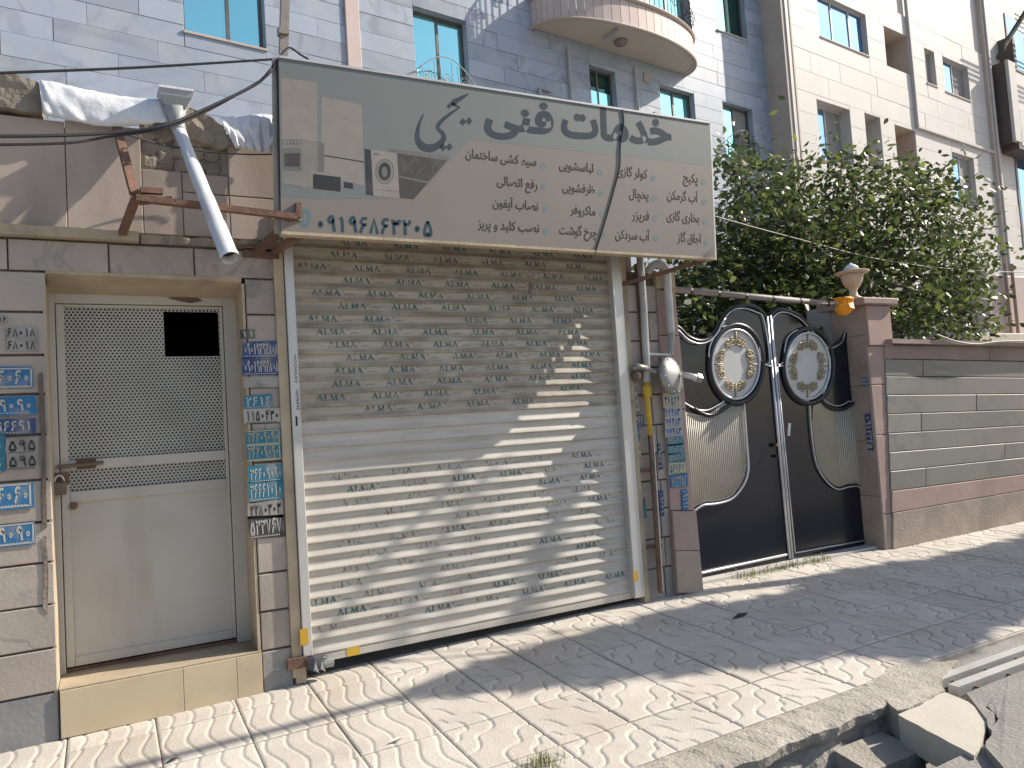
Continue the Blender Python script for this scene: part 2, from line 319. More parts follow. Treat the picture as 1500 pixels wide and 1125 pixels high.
def wornmat(name, c, lo, hi, sc=26, amax=.72):
    m = bpy.data.materials.new(name); m.use_nodes = True; n = m.node_tree.nodes; L = m.node_tree.links; P = n['Principled BSDF']
    P.inputs['Base Color'].default_value = (*c, 1); P.inputs['Roughness'].default_value = .6
    geo = n.new('ShaderNodeNewGeometry'); t = n.new('ShaderNodeTexNoise'); t.inputs['Scale'].default_value = sc; t.inputs['Detail'].default_value = 8; L.new(geo.outputs['Position'], t.inputs['Vector'])
    r = n.new('ShaderNodeMapRange'); r.inputs['From Min'].default_value = lo; r.inputs['From Max'].default_value = hi; L.new(t.outputs['Fac'], r.inputs['Value']); r.inputs['To Max'].default_value = amax; L.new(r.outputs[0], P.inputs['Alpha']); return m
M['alma'] = wornmat('worn_teal_print', (.045, .13, .14), .3, .58, amax=.95)
M['alma2'] = wornmat('worn_grey_print', (.11, .12, .115), .42, .7)
def leafmat(name, a, b, c):
    m = bpy.data.materials.new(name); m.use_nodes = True; n = m.node_tree.nodes; L = m.node_tree.links; P = n['Principled BSDF']
    geo = n.new('ShaderNodeNewGeometry'); cr = n.new('ShaderNodeValToRGB'); L.new(geo.outputs['Random Per Island'], cr.inputs[0])
    cr.color_ramp.elements[0].color = (*a, 1); cr.color_ramp.elements[1].color = (*c, 1); e = cr.color_ramp.elements.new(.6); e.color = (*b, 1)
    L.new(cr.outputs[0], P.inputs['Base Color']); P.inputs['Roughness'].default_value = .38; P.inputs['Specular IOR Level'].default_value = .5
    tr = n.new('ShaderNodeBsdfTranslucent'); hs = n.new('ShaderNodeHueSaturation'); hs.inputs['Value'].default_value = 1.6; hs.inputs['Hue'].default_value = .48; L.new(cr.outputs[0], hs.inputs['Color']); L.new(hs.outputs[0], tr.inputs['Color'])
    x = n.new('ShaderNodeMixShader'); x.inputs[0].default_value = .4; L.new(P.outputs[0], x.inputs[1]); L.new(tr.outputs[0], x.inputs[2]); L.new(x.outputs[0], n['Material Output'].inputs[0]); return m
M['leaf'] = leafmat('green_leaves', (.024, .042, .015), (.055, .085, .026), (.13, .17, .048))
M['grass'] = leafmat('grass_blades', (.09, .12, .03), (.14, .16, .05), (.2, .19, .08))

# ------------------------------------------------------------------ lettering
FORMS = {'ا': (0xFE8D, 1), 'آ': (0xFE81, 1), 'ب': (0xFE8F, 2), 'پ': (0xFB56, 2), 'ت': (0xFE95, 2), 'ج': (0xFE9D, 2), 'چ': (0xFB7A, 2), 'ح': (0xFEA1, 2), 'خ': (0xFEA5, 2), 'د': (0xFEA9, 1), 'ر': (0xFEAD, 1), 'ز': (0xFEAF, 1), 'س': (0xFEB1, 2), 'ش': (0xFEB5, 2), 'ص': (0xFEB9, 2), 'ظ': (0xFEC5, 2), 'ع': (0xFEC9, 2), 'ف': (0xFED1, 2), 'ق': (0xFED5, 2), 'ک': (0xFB8E, 2), 'گ': (0xFB92, 2), 'ل': (0xFEDD, 2), 'م': (0xFEE1, 2), 'ن': (0xFEE5, 2), 'و': (0xFEED, 1), 'ی': (0xFBFC, 2)}
def shape(s):
    out = []
    for i, c in enumerate(s):
        if c not in FORMS: out.append(c); continue
        b, k = FORMS[c]; pj = i > 0 and s[i - 1] in FORMS and FORMS[s[i - 1]][1] == 2; nj = k == 2 and i + 1 < len(s) and s[i + 1] in FORMS
        out.append(chr(b + (3 if pj and nj else 2 if nj else 1 if pj else 0)))
    return ''.join(reversed(out))
def text_tris(s, embolden=0.0):
    """outlines of a word as separate filled pieces, so that overlapping contours do not cancel"""
    cu = bpy.data.curves.new('word', 'FONT'); cu.body = shape(s); cu.size = 1; cu.resolution_u = 3
    o = bpy.data.objects.new('word', cu); COL.objects.link(o)
    bpy.ops.object.select_all(action='DESELECT'); o.select_set(True); bpy.context.view_layer.objects.active = o
    bpy.ops.object.convert(target='CURVE')
    conts = []
    for sp in o.data.splines:
        pts = []
        bp = sp.bezier_points
        for i in range(len(bp)):
            a, b = bp[i], bp[(i + 1) % len(bp)]
            for q in range(4):
                t = q / 4; k = 1 - t
                pts.append(a.co * k ** 3 + a.handle_right * 3 * k * k * t + b.handle_left * 3 * k * t * t + b.co * t ** 3)
        pts = [(p.x, p.y) for i, p in enumerate(pts) if (p - pts[i - 1]).length > 1e-5]
        if len(pts) > 2:
            ar = sum(pts[i][0] * pts[(i + 1) % len(pts)][1] - pts[(i + 1) % len(pts)][0] * pts[i][1] for i in range(len(pts))) / 2
            conts.append((ar, pts))
    bpy.data.objects.remove(o)
    if not conts: return [], 1
    sgn = 1 if max(conts, key=lambda c: abs(c[0]))[0] > 0 else -1
    outs = [c for c in conts if c[0] * sgn > 0]; holes = [c for c in conts if c[0] * sgn < 0]
    pieces = []
    for ar, P in outs:
        c2 = bpy.data.curves.new('piece', 'CURVE'); c2.dimensions = '2D'; c2.fill_mode = 'BOTH'; c2.offset = embolden
        for Q in [P] + [h[1] for h in holes if inpoly(h[1][0], P) and inpoly(h[1][len(h[1]) // 2], P)]:
            sp = c2.splines.new('POLY'); sp.points.add(len(Q) - 1)
            for p, q in zip(sp.points, Q): p.co = (q[0], q[1], 0, 1)
            sp.use_cyclic_u = True
        o2 = bpy.data.objects.new('piece', c2); COL.objects.link(o2)
        me = o2.to_mesh(); pieces.append(([(v.co.x, v.co.y) for v in me.vertices], [tuple(f.vertices) for f in me.polygons])); o2.to_mesh_clear(); bpy.data.objects.remove(o2)
    x0 = min(v[0] for p in pieces for v in p[0]); x1 = max(v[0] for p in pieces for v in p[0])
    return [([(v[0] - x0, v[1]) for v in p[0]], p[1]) for p in pieces], x1 - x0
def sign_text(s, xl, xr, yb, em, Y, slope=None, embolden=.0):
    """xl..xr pixel extent, yb baseline pixel at xr, em pixel size of the em"""
    pcs, wd = text_tris(s, embolden); mb = MB()
    sl_ = slope if slope is not None else (490 - yb) / (2796 - xr)
    for k, (vs, fs) in enumerate(pcs):
        out = []
        for a, b in vs:
            px = xl + (xr - xl) * a / wd; out.append(W(px, yb + (px - xr) * sl_ - b * em, Y - .00003 * k))
        mb.add(out, fs)
    return mb
DIG = {'0': [[(.2, .45), (.3, .58), (.4, .45), (.3, .32), (.2, .45)]], '1': [[(.2, 1), (.33, .75), (.35, 0)]],
 '2': [[(.1, 1), (.2, .7), (.23, 0)], [(.18, .8), (.3, .7), (.5, .75), (.56, 1)]], '3': [[(.06, 1), (.17, .68), (.2, 0)], [(.15, .8), (.26, .7), (.35, .75), (.36, .95)], [(.36, .8), (.46, .7), (.56, .78), (.6, 1)]],
 '4': [[(.1, 1), (.2, .6), (.23, 0)], [(.58, 1), (.38, .95), (.3, .8), (.38, .67), (.58, .63)], [(.2, .66), (.36, .66)]],
 '5': [[(.3, 1), (.1, .5), (.08, .15), (.2, .02), (.3, .2), (.4, .02), (.54, .15), (.5, .5), (.3, 1)]],
 '6': [[(.58, .95), (.3, .98), (.14, .76), (.28, .58), (.56, .58)], [(.4, .58), (.2, .35), (.08, 0)]],
 '7': [[(.04, 1), (.3, .02), (.56, 1)]], '8': [[(.04, 0), (.3, .98), (.56, 0)]],
 '9': [[(.46, .8), (.3, .58), (.12, .75), (.26, 1), (.44, .92), (.47, .5), (.56, 0)]]}
def digits(mb, s, fn, wt=.13):
    """Persian figures drawn as strokes; fn maps (0..1 across, 0..1 up) to a point"""
    n = len(s)
    for i, c in enumerate(s):
        for st in DIG.get(c, []):
            pts = [Vector((p[0], p[1], 0)) for p in st]
            mb.ribbon([((i + .1 + p.x * 1.25) / n, p.y) for p in (smoothline(pts, 3) if len(pts) > 3 else pts)], wt, fn=None) if False else \
            _rib(mb, [((i + .1 + p.x * 1.25) / n, p.y) for p in (smoothline(pts, 3) if len(pts) > 3 else pts)], wt, fn, 1.0 / n)
    return mb
def _rib(mb, pts, wt, fn, asp):
    # width in glyph units, aspect so that strokes are as thick across as up
    m = len(pts); vs = []
    for i in range(m):
        a, b = pts[max(i - 1, 0)], pts[min(i + 1, m - 1)]; dx, dz = (b[0] - a[0]) / asp * .7, b[1] - a[1]; L = math.hypot(dx, dz) or 1
        nx, nz = -dz / L * wt / 2, dx / L * wt / 2
        for sg in (1, -1): vs.append(fn(pts[i][0] + nx * sg * asp * 1.4, pts[i][1] + nz * sg))
    mb.add(vs, [(2 * i, 2 * i + 1, 2 * i + 3, 2 * i + 2) for i in range(m - 1)])

def gz(X, Y): return .055 * min(max(Y, -2.3), .4) + lift(X)
# ================================================================== GROUND
from mathutils import noise as NZ
prof = [(400, -.03), (.42, -.012), (0, -.03), (-1.97, -.138), (-2.16, -.16), (-2.18, -.52), (-2.70, -.54), (-2.72, -.15), (-6, -.15), (-400, -.15)]
xs = [-400, -6, -1, 4.2, 14, 400]; mb = MB()
vs = [(x, y, z + lift(x)) for x in xs for y, z in prof]; n = len(prof)
mb.add(vs, [(i * n + k, i * n + k + 1, (i + 1) * n + k + 1, (i + 1) * n + k) for i in range(len(xs) - 1) for k in range(n - 1)])
struct(ob('ground', mb, M['street']))

# pavement: bedding with every tile its own piece
mb = MB(); xs = [-3, -1, 4.2, 16]
vs = [(x, y, gz(x, y) - .012) for x in xs for y in (.1, -1.98)] + [(x, -1.98, gz(x, -1.98) - .1) for x in xs]
m = len(xs)
mb.add(vs, [(2 * i, 2 * i + 1, 2 * i + 3, 2 * i + 2) for i in range(m - 1)] + [(2 * i + 1, 2 * m + i, 2 * m + i + 1, 2 * i + 3) for i in range(m - 1)])
walk = struct(ob('sidewalk', mb, M['bed']))
TW = .43
def tile_mesh(name, wd, dp, kind, flip, seed):
    nx, ny = 50, max(12, int(50 * dp / .43)); g = .0035; vs = []; rr = random.Random(seed); ph = rr.uniform(-.01, .01)
    for j in range(ny + 1):
        for i in range(nx + 1):
            x = g + (wd - 2 * g) * i / nx; y = g + (dp - 2 * g) * j / ny; z = 0
            if kind == 'flower':
                for cx, cy in (((0, 0), (TW, .465)) if not flip else ((TW, 0), (0, .465))):
                    cy = cy if dp > .4 else (cy if cy == 0 else dp if dp > .33 else .465)
                    dx, dy = x - cx, (y - cy) * .93; r = math.hypot(dx, dy); a = math.atan2(dy, dx)
                    for R0 in (.245, .12):
                        Rr = R0 * (1 + .16 * math.cos(4 * a) - .05 * math.cos(8 * a)); z -= .009 * math.exp(-((r - Rr) / .007) ** 2)
            else:
                for k in range(-1, 5):
                    xc = (k + .5) * wd / 4 + .026 * math.sin(2 * math.pi * (y / .465 + .25 * flip)) + ph
                    z -= .0075 * math.exp(-((x - xc) / .006) ** 2)
            z += .0012 * NZ.noise(Vector((x * 9 + seed, y * 9, seed)))
            e = min(i, nx - i, j, ny - j)
            if e == 0: z -= .005
            vs.append((x, y, z))
    fs = [(j * (nx + 1) + i, j * (nx + 1) + i + 1, (j + 1) * (nx + 1) + i + 1, (j + 1) * (nx + 1) + i) for j in range(ny) for i in range(nx)]
    b = len(vs); c = [(g, g), (wd - g, g), (wd - g, dp - g), (g, dp - g)]
    vs += [(x, y, -.005) for x, y in c] + [(x, y, -.03) for x, y in c]
    fs += [(b + i, b + (i + 1) % 4, b + 4 + (i + 1) % 4, b + 4 + i)[::-1] for i in range(4)]
    me = bpy.data.meshes.new(name); me.from_pydata(vs, [], fs); me.update(); me.polygons.foreach_set('use_smooth', [True] * (nx * ny) + [False] * 4); me.materials.append(M['tile']); return me
rows = [(-.195, .30), (-.66, .465), (-1.125, .465), (-1.59, .465), (-1.968, .376)]
cache = {}
for k in range(-6, 25):
    X = 1.50 + TW * k
    for j, (y0, dp) in enumerate(rows):
        kind = 'flower' if k >= 0 else 'wave'; flip = (k + j) % 2 if kind == 'flower' else j % 2
        key = (kind, dp, flip)
        if key not in cache: cache[key] = tile_mesh('paving_tile', TW, dp, kind, flip, len(cache))
        o = ob('paving_tile', cache[key], None, walk)
        o.location = (X, y0, gz(X, y0) + R.uniform(-.0025, .002))
        o.rotation_euler = (math.atan(.055) + R.gauss(0, .0025), (-math.atan(.018) if X < 4.1 else 0) + R.gauss(0, .0025), R.gauss(0, .002))

# kerb: rough, broken concrete edge above the water channel
mb = MB(); nx = 150; prof = []
for i in range(nx + 1):
    X = -2.5 + 6.55 * i / nx; b = NZ.noise(Vector((X * 2.1, 3, 0))) * .05 + NZ.noise(Vector((X * 7, 9, 0))) * .025 - .02 * max(0, NZ.noise(Vector((X * 14, 1, 4))))
    o_ = -2.205 + b; z = gz(X, -2) ; w2 = NZ.noise(Vector((X * 5, 0, 7))) * .03
    ring = [(-1.975, z - .1), (-1.978, z - .001), (-2.03, z + .006), (-2.10, z + .003), (o_ + .02, z - .004), (o_, z - .02), (o_ + .012, z - .07), (o_ + .05 + w2, z - .11), (o_ + .02 + w2, z - .2), (-2.17 + w2 * .6, -.52)]
    prof += [(X, y, zz) for y, zz in ring]
m = 10
mb.add(prof, [(i * m + k, i * m + k + 1, (i + 1) * m + k + 1, (i + 1) * m + k) for i in range(nx) for k in range(m - 1)])
mb.add([prof[k] for k in range(m)] + [prof[nx * m + k] for k in range(m)], [tuple(range(m)), tuple(range(2 * m - 1, m - 1, -1))])
mb.rough(.009, 16, 3); struct(ob('kerb', mb, M['kerb']))
# broken apron where kerb meets the drain grate
def jitpoly(pts, amt, seg, rr):
    out = []
    for i in range(len(pts)):
        a, b = Vector(pts[i]), Vector(pts[(i + 1) % len(pts)]); k = max(1, int((b - a).length / seg))
        for q in range(k): p = a.lerp(b, q / k); out.append((p.x + rr.gauss(0, amt), p.y + rr.gauss(0, amt)))
    return out
rr = random.Random(4)
gp = lambda pts: [tuple(G(x, y))[:2] for x, y in pts]
ap = gp([(1268, 1003), (1318, 973), (1405, 968), (1385, 985), (1376, 1002), (1384, 1012), (1350, 1030), (1318, 1042), (1300, 1030)])
struct(ob('concrete_apron', MB().prismz(jitpoly(ap, .006, .05, rr), lambda p: gz(*p) - .22, lambda p: gz(*p) + .004 + .004 * NZ.noise(Vector((p[0] * 9, p[1] * 9, 0)))), M['kerb']))
# lumps of broken kerb in the channel
t = thing('broken_kerb_block', 'jagged broken concrete lump wedged under the kerb edge beside the channel', 'rubble', G(1235, 1090, -.2))
c = G(1225, 1080, -.16); mbx = MB().box(c.x - .16, c.x + .2, -2.42, -2.2, -.45, -.2).rough(.05, 5, 2); ob('lump', mbx, M['kerb'], t)
sp = gp([(1316, 1046), (1384, 1012), (1418, 1028), (1454, 1052), (1446, 1066), (1432, 1116), (1390, 1092)])
tag(ob('bridging_slab', MB().prismz(jitpoly(sp, .004, .06, rr), lambda p: gz(*p) - .16, lambda p: gz(*p) - .004), M['smoothcon']), 'pale smooth concrete slab bridging the open water channel', 'slab')
re_ = [(4.02, -2.36), (6, -2.36), (16, -2.36), (16, -6), (3.25, -6), (3.25, -2.95), (3.5, -2.76), (3.86, -2.6), (3.95, -2.5)]
struct(ob('road_edge', MB().prismz(jitpoly(re_[:1] + re_[4:], .012, .09, rr) if 0 else [(4.02, -2.36), (4.4, -2.37), (5, -2.36), (16, -2.36), (16, -6), (3.25, -6)] + jitpoly([(3.25, -2.98), (3.5, -2.76), (3.86, -2.6), (3.97, -2.5)], .012, .07, rr)[:-4], lambda p: -.5, lambda p: gz(4.2, -2.3) + .002 + .012 * NZ.noise(Vector((p[0] * 4, p[1] * 4, 0)))), M['street']))
# drain grate
g0 = G(1382, 1000); t = thing('drain_grate', 'rusty steel drain grate with two long pale bars beside the pavement', 'drain grate', (g0.x, -2.2, gz(4.2, -2.2)))
zg = gz(4.2, -2.2) - .004
for y0, y1 in ((-2.175, -2.115), (-2.295, -2.235)):
    ob('flat_bar', MB().box(g0.x, 12, y0, y1, zg - .05, zg), M['alu'], t)
for k in range(24):
    X = g0.x + .13 + k * .32; ob('cross_rod', MB().bar((X, -2.12, zg - .03), (X + .02, -2.36, zg - .03), .012, .012), M['rust'], t)
# grass
def blade(mb, p, h, rr, wd=.006):
    a = rr.uniform(0, 6.28); l = rr.uniform(.1, .6) * h; d = Vector((math.cos(a), math.sin(a), 0)); s = Vector((-d.y, d.x, 0)) * wd / 2
    q = [p, p + d * l * .35 + Vector((0, 0, h * .6)), p + d * l + Vector((0, 0, h))]
    mb.add([q[0] - s, q[0] + s, q[1] + s * .7, q[1] - s * .7, q[2]], [(0, 1, 2, 3), (3, 2, 4)])
mb = MB(); c = G(790, 1122)
for k in range(150): blade(mb, Vector((c.x + rr.gauss(0, .06), c.y + rr.gauss(0, .035), gz(c.x, c.y) - .005)), rr.uniform(.02, .075), rr, .004)
o = stuff(ob('grass_tuft', mb, M['grass'])); tag(o, 'small yellow green grass tuft growing from a pavement joint', 'grass')
mb = MB()
for k in range(420):
    X = rr.uniform(4.75, 6.0); blade(mb, Vector((X, .1 + rr.gauss(0, .05), gz(X, .1))), rr.uniform(.02, .07), rr, .006)
o = stuff(ob('weeds', mb, M['grass'])); tag(o, 'low dusty weeds growing along the foot of the black gate', 'weeds')
# scattered chips of litter on the pavement
for lab, px, s in (('dark leaf-shaped scrap of litter lying on the shaded pavement', (1085, 903), .11), ('small dark chip of debris by the wavy left pavement tiles', (252, 1116), .035), ('white torn scrap beside the cracked pavement strip', (580, 1086), .05)):
    p = G(*px); mb = MB().add([(p.x - s, p.y - s * .2, p.z + .004), (p.x, p.y - s * .35, p.z + .012), (p.x + s, p.y + s * .3, p.z + .006), (p.x + s * .1, p.y + s * .3, p.z + .016)], [(0, 1, 2, 3)])
    tag(ob('litter', mb, M['inkdark'] if 'dark' in lab else M['tx_white']), lab, 'litter')

# ================================================================== SHOP BUILDING
shop = thing('shop_building', 'low shop building clad in worn grey stone with broken beige parapet', 'building', (1, 1.5, 0))
XL, XD0, XD1, XS0, XS1, XR = -1.6, -.262, .79, W(428, 672).x, W(923, 625).x, 4.12
core = MB()
core.box(XL, XD0 - .02, .02, 4, -.1, 3.4); core.box(XD1 + .02, XS0 - .03, .02, 4, -.1, 3.4); core.box(XS1 + .03, XR, .02, 4, -.1, 2.72)
core.box(XD0 - .02, XD1 + .02, .02, 4, 2.56, 3.4); core.box(XS0 - .03, XS1 + .03, .08, 4, 2.98, 3.4); core.box(XS1 + .03, 3.9, .08, 4, 2.72, 3.4)
core.box(XD0 - .02, XD1 + .02, .02, 4, -.1, .2)
ob('wall_core', core, M['joint'], shop)
inn = MB().add([(XD0, .36, .2), (XD1, .36, .2), (XD1, 2.5, .2), (XD0, 2.5, .2), (XD0, .36, 2.56), (XD1, .36, 2.56), (XD1, 2.5, 2.56), (XD0, 2.5, 2.56)], [(0, 1, 2, 3), (7, 6, 5, 4), (1, 5, 6, 2), (0, 3, 7, 4), (2, 6, 7, 3)])
ob('dark_passage', inn, M['inside'], shop)
ZC = [-.06, .252, .487, .72, .95, 1.169, 1.40, 1.648, 1.87, 2.087, 2.326, 2.552]
def pslab(x0, x1, z0, z1, mat, name='stone_slab', y0=0.0, g=.004, parent=None, c=.005):
    j = R.uniform(-.003, .003)
    q = [(x0 + g, z0 + g + R.uniform(0, .003)), (x1 - g, z0 + g + R.uniform(0, .003)), (x1 - g, z1 - g - R.uniform(0, .003)), (x0 + g, z1 - g - R.uniform(0, .003))]
    return ob(name, MB().quadslab(q, y0 + j, y0 + .028, c), mat, parent or shop)
for i in range(len(ZC) - 1):
    mt = M['darkslab'] if i == 0 else M['slab']
    pslab(XL, -.86 + .1 * (i % 2), ZC[i], ZC[i + 1], mt); pslab(-.86 + .1 * (i % 2), XD0 + .008, ZC[i], ZC[i + 1], mt)
    pslab(XD1 + .018, XS0 - .055, ZC[i], ZC[i + 1], mt)
    if ZC[i + 1] < 2.75:
        xa, xb = XS1 + .06, 4.14
        xm = xa + (xb - xa) * (.55 if i % 2 else .48)
        pslab(xa, xm, ZC[i] + .06, ZC[i + 1] + .06, mt); pslab(xm, xb, ZC[i] + .06, ZC[i + 1] + .06, mt)
lx = [XL, -.95, -.43, .06, .52, XS0 - .03]
for a, b in zip(lx, lx[1:]): pslab(a, b, 2.555, 2.735, M['slab'])
# ledge, chipped
def chipped(x0, x1, y0, y1, z0, z1, seed, amt=.014, name='ledge', mat=None):
    mb = MB(); k = max(4, int((x1 - x0) / .03)); vs = []
    for i in range(k + 1):
        X = x0 + (x1 - x0) * i / k; e = amt * (NZ.noise(Vector((X * 9, seed, 0))) + .7 * NZ.noise(Vector((X * 25, seed, 3)))); e2 = max(0, NZ.noise(Vector((X * 5, seed, 8)))) * amt * 2
        vs += [(X, y1, z0), (X, y0 + e + e2, z0 + e * .4), (X, y0 + e, z1 - .3 * abs(e)), (X, y1, z1)]
    fs = [(i * 4 + q, i * 4 + (q + 1) % 4, (i + 1) * 4 + (q + 1) % 4, (i + 1) * 4 + q) for i in range(k) for q in range(4)] + [(3, 2, 1, 0), (4 * k, 4 * k + 1, 4 * k + 2, 4 * k + 3)]
    return ob(name, mb.add(vs, fs), mat or M['plaster'], shop)
chipped(XL, .22, -.055, .02, 2.742, 2.80, 1, .012); chipped(.23, 1.02, -.035, .02, 2.742, 2.79, 5, .03, mat=M['mortar'])
# parapet panels
for x0, x1, z0, z1 in ((XL, -.62, 2.80, 3.43), (-.62, -.14, 2.80, 3.43), (-.14, .25, 2.80, 3.44), (.25, .47, 2.80, 3.2), (.47, .74, 2.80, 3.075), (.47, .74, 3.075, 3.2), (.74, 1.03, 2.80, 3.075), (.74, 1.03, 3.075, 3.47)):
    pslab(x0, x1, z0, z1, M['panel'], 'parapet_panel', .002, .002, c=.003)
mb = MB(); nx, nz = 22, 14
for j in range(nz + 1):
    for i in range(nx + 1):
        X = .25 + .49 * i / nx; Z = 3.2 + .3 * j / nz; gr_ = .012 * (1 if (i % 4 == 0 or j % 4 == 0) else 0)
        mb.v.append((X, .014 + gr_ * .6 + .008 * NZ.noise(Vector((X * 30, 0, Z * 30))), Z))
mb.f = [(j * (nx + 1) + i, j * (nx + 1) + i + 1, (j + 1) * (nx + 1) + i + 1, (j + 1) * (nx + 1) + i) for j in range(nz) for i in range(nx)]
ob('exposed_mortar', mb, M['mortar'], shop)
def lumpy(px, y0, y1, seed, name='broken_concrete', mat=None, amt=.02):
    bm = bmesh.new(); P = poly(px); mb0 = MB().prism(P, y0, y1); me = mb0.mesh('tmp'); bm.from_mesh(me); bmesh.ops.triangulate(bm, faces=bm.faces); bmesh.ops.subdivide_edges(bm, edges=bm.edges, cuts=4, use_grid_fill=True)
    for v in bm.verts: v.co += NZ.noise_vector(v.co * 9 + Vector((seed, 0, 0))) * amt + NZ.noise_vector(v.co * 26) * amt * .45
    bm.to_mesh(me); bm.free(); return ob(name, me, mat or M['mortar'], shop)
lumpy([(-120, 110), (-40, 104), (20, 110), (58, 122), (62, 166), (-20, 162), (-120, 158)], -.03, .3, 1, amt=.016)
lumpy([(262, 152), (300, 168), (328, 185), (336, 216), (325, 222), (275, 205), (262, 190)], -.02, .3, 4, amt=.03)
def sheet(px_top, px_bot, ybulge, seed, curl=0.0):
    mb = MB(); n, m = 30, 8; tp, bt = smoothline([(*p, 0) for p in px_top], 8), smoothline([(*p, 0) for p in px_bot], 8)
    for j in range(m + 1):
        for i in range(n + 1):
            a = tp[int(i * (len(tp) - 1) / n)]; b = bt[int(i * (len(bt) - 1) / n)]; q = a.lerp(b, j / m)
            Y = -.03 - ybulge * math.sin(j / m * 2.2) - .02 * NZ.noise(Vector((i * .35 + seed, j * .3, 0))) - curl * (i / n) ** 6
            mb.v.append(W(q.x, q.y + 2.5 * NZ.noise(Vector((i * .6, seed, j))), Y))
    mb.v += [(v[0], v[1] + .012, v[2]) for v in mb.v]; k = (n + 1) * (m + 1)
    for j in range(m):
        for i in range(n):
            a = j * (n + 1) + i; mb.f += [(a, a + n + 1, a + n + 2, a + 1), (k + a, k + a + 1, k + a + n + 2, k + a + n + 1)]
    for i in range(n): a = m * (n + 1) + i; mb.f += [(a, k + a, k + a + 1, a + 1), (i, i + 1, k + i + 1, k + i)]
    for j in range(m): a = j * (n + 1); mb.f += [(a, k + a, k + a + n + 1, a + n + 1), (a + n, a + 2 * n + 1, k + a + 2 * n + 1, k + a + n)]
    return ob('roof_membrane', mb, M['membrane'], shop, True)
sheet([(56, 117), (80, 120), (130, 132), (190, 142), (236, 146)], [(63, 166), (100, 175), (150, 184), (200, 183), (245, 178)], .05, 1, .06)
sheet([(322, 170), (350, 171), (380, 167), (408, 170)], [(345, 216), (362, 218), (385, 222), (408, 224)], .05, 6, .02)
# reveals round the door
ob('door_jamb', MB().prism([(XD0 - .012, .2), (XD0 + .004, .2), (XD0 + .004, 2.5), (XD0 - .012, 2.5)], .004, .34).rough(.006, 14, 2), M['plaster'], shop)
ob('door_jamb', MB().prism([(XD1, .2), (XD1 + .016, .2), (XD1 + .016, 2.52), (XD1, 2.52)], .004, .34).rough(.004, 14, 4), M['plaster'], shop)
ob('lintel_soffit', MB().add([(XD0 + .005, .005, 2.545), (XD1, .005, 2.53), (XD1, .34, 2.46), (XD0 + .005, .34, 2.47), (XD0 + .005, .005, 2.56), (XD1, .005, 2.56), (XD1, .34, 2.56), (XD0 + .005, .34, 2.56)], [(0, 3, 2, 1), (4, 5, 6, 7), (0, 1, 5, 4), (2, 3, 7, 6)]), M['plaster'], shop)
ob('chipped_edge', MB().prism(poly([(57, 548), (63, 546), (66, 620), (67, 700), (69, 772), (62, 778), (60, 720), (62, 660), (58, 600)]), -.007, .02).rough(.004, 20, 2), M['joint'], shop)
ob('chipped_edge', MB().prism(poly([(62, 790), (68, 784), (71, 850), (69, 900), (63, 890), (65, 840)]), -.007, .02).rough(.004, 20, 6), M['mortar'], shop)
ob('rust_patch', MB().prism(poly([(246, 437), (258, 433), (290, 436), (297, 441), (280, 444), (262, 441)], .28), .277, .3), M['rust'], shop)
# step
st = thing('door_step', 'beige tiled doorstep under the cream metal door', 'step', (.27, .1, 0))
ztop = .262
for a, b in ((XD0 + .012, .365), (.365, .66), (.66, XD1 + .016)):
    ob('tile', MB().slab(a + .001, b - .001, -.014, .01, .0, ztop - .012, .002), M['steptile'], st)
ob('tread', MB().slab(XD0 + .008, XD1 + .016, -.006, .36, ztop - .011, ztop, .003).rough(.003, 12, 1), M['plaster'], st)

# ================================================================== METAL DOOR  (set back in its opening)
YD = .30
door = thing('metal_door', 'cream painted metal door with perforated sheet and black cut-out square', 'door', (.27, YD, .26))
V = lambda x, y: xz(x, y, YD)
x0, x1 = V(72, 600)[0], V(351, 600)[0]; z0, z1 = ztop + .002, V(200, 437)[1]
l0, l1 = V(89, 700)[0], V(336, 700)[0]; lz0 = ztop + .035; lz1 = z1 - .045
for a, b, c, d in ((x0 - .06, l0 - .004, z0, z1 + .02), (l1 + .004, x1 + .03, z0, z1 + .02)): ob('frame_post', MB().slab(a, b, YD - .02, YD + .05, c, d, .004), M['doorpaint'], door)
ob('frame_head', MB().slab(l0 - .004, l1 + .004, YD - .018, YD + .05, lz1 + .004, z1 + .02, .004), M['doorpaint'], door)
ob('threshold', MB().box(l0 - .004, l1 + .004, YD + .01, YD + .05, z0, lz0 - .012), M['rust'], door)
m0, m1 = V(97, 560)[0], V(325, 560)[0]
zA1, zA0, zB1, zB0, zP1 = V(210, 452)[1], V(210, 667)[1], V(210, 682)[1], V(210, 711)[1], V(210, 727)[1]
for nm, a, b, c, d in (('stile', l0, m0, lz0, lz1), ('stile', m1, l1, lz0, lz1), ('rail', m0, m1, zA1, lz1), ('rail', m0, m1, zB1, zA0), ('rail', m0, m1, zP1, zB0), ('rail', m0, m1, lz0, lz0 + .055)):
    ob(nm, MB().slab(a + .0005, b - .0005, YD - .012, YD + .03, c + .0005, d - .0005, .003), M['doorpaint'], door)
c0, c1, cz0 = V(241, 500)[0], V(321, 500)[0], V(281, 522)[1]
cz1 = V(281, 457)[1]
for a, b, c, d in ((m0, c0, zA0, zA1), (c0, c1, zA0, cz0), (c1, m1, zA0, zA1), (c0, c1, cz1, zA1)):
    if b - a > .002 and d - c > .002: ob('perforated_sheet', MB().add([(a, YD + .004, c), (b, YD + .004, c), (b, YD + .004, d), (a, YD + .004, d)], [(0, 1, 2, 3)]), M['perf'], door)
ob('perforated_sheet', MB().add([(m0, YD + .004, zB0), (m1, YD + .004, zB0), (m1, YD + .004, zB1), (m0, YD + .004, zB1)], [(0, 1, 2, 3)]), M['perf'], door)
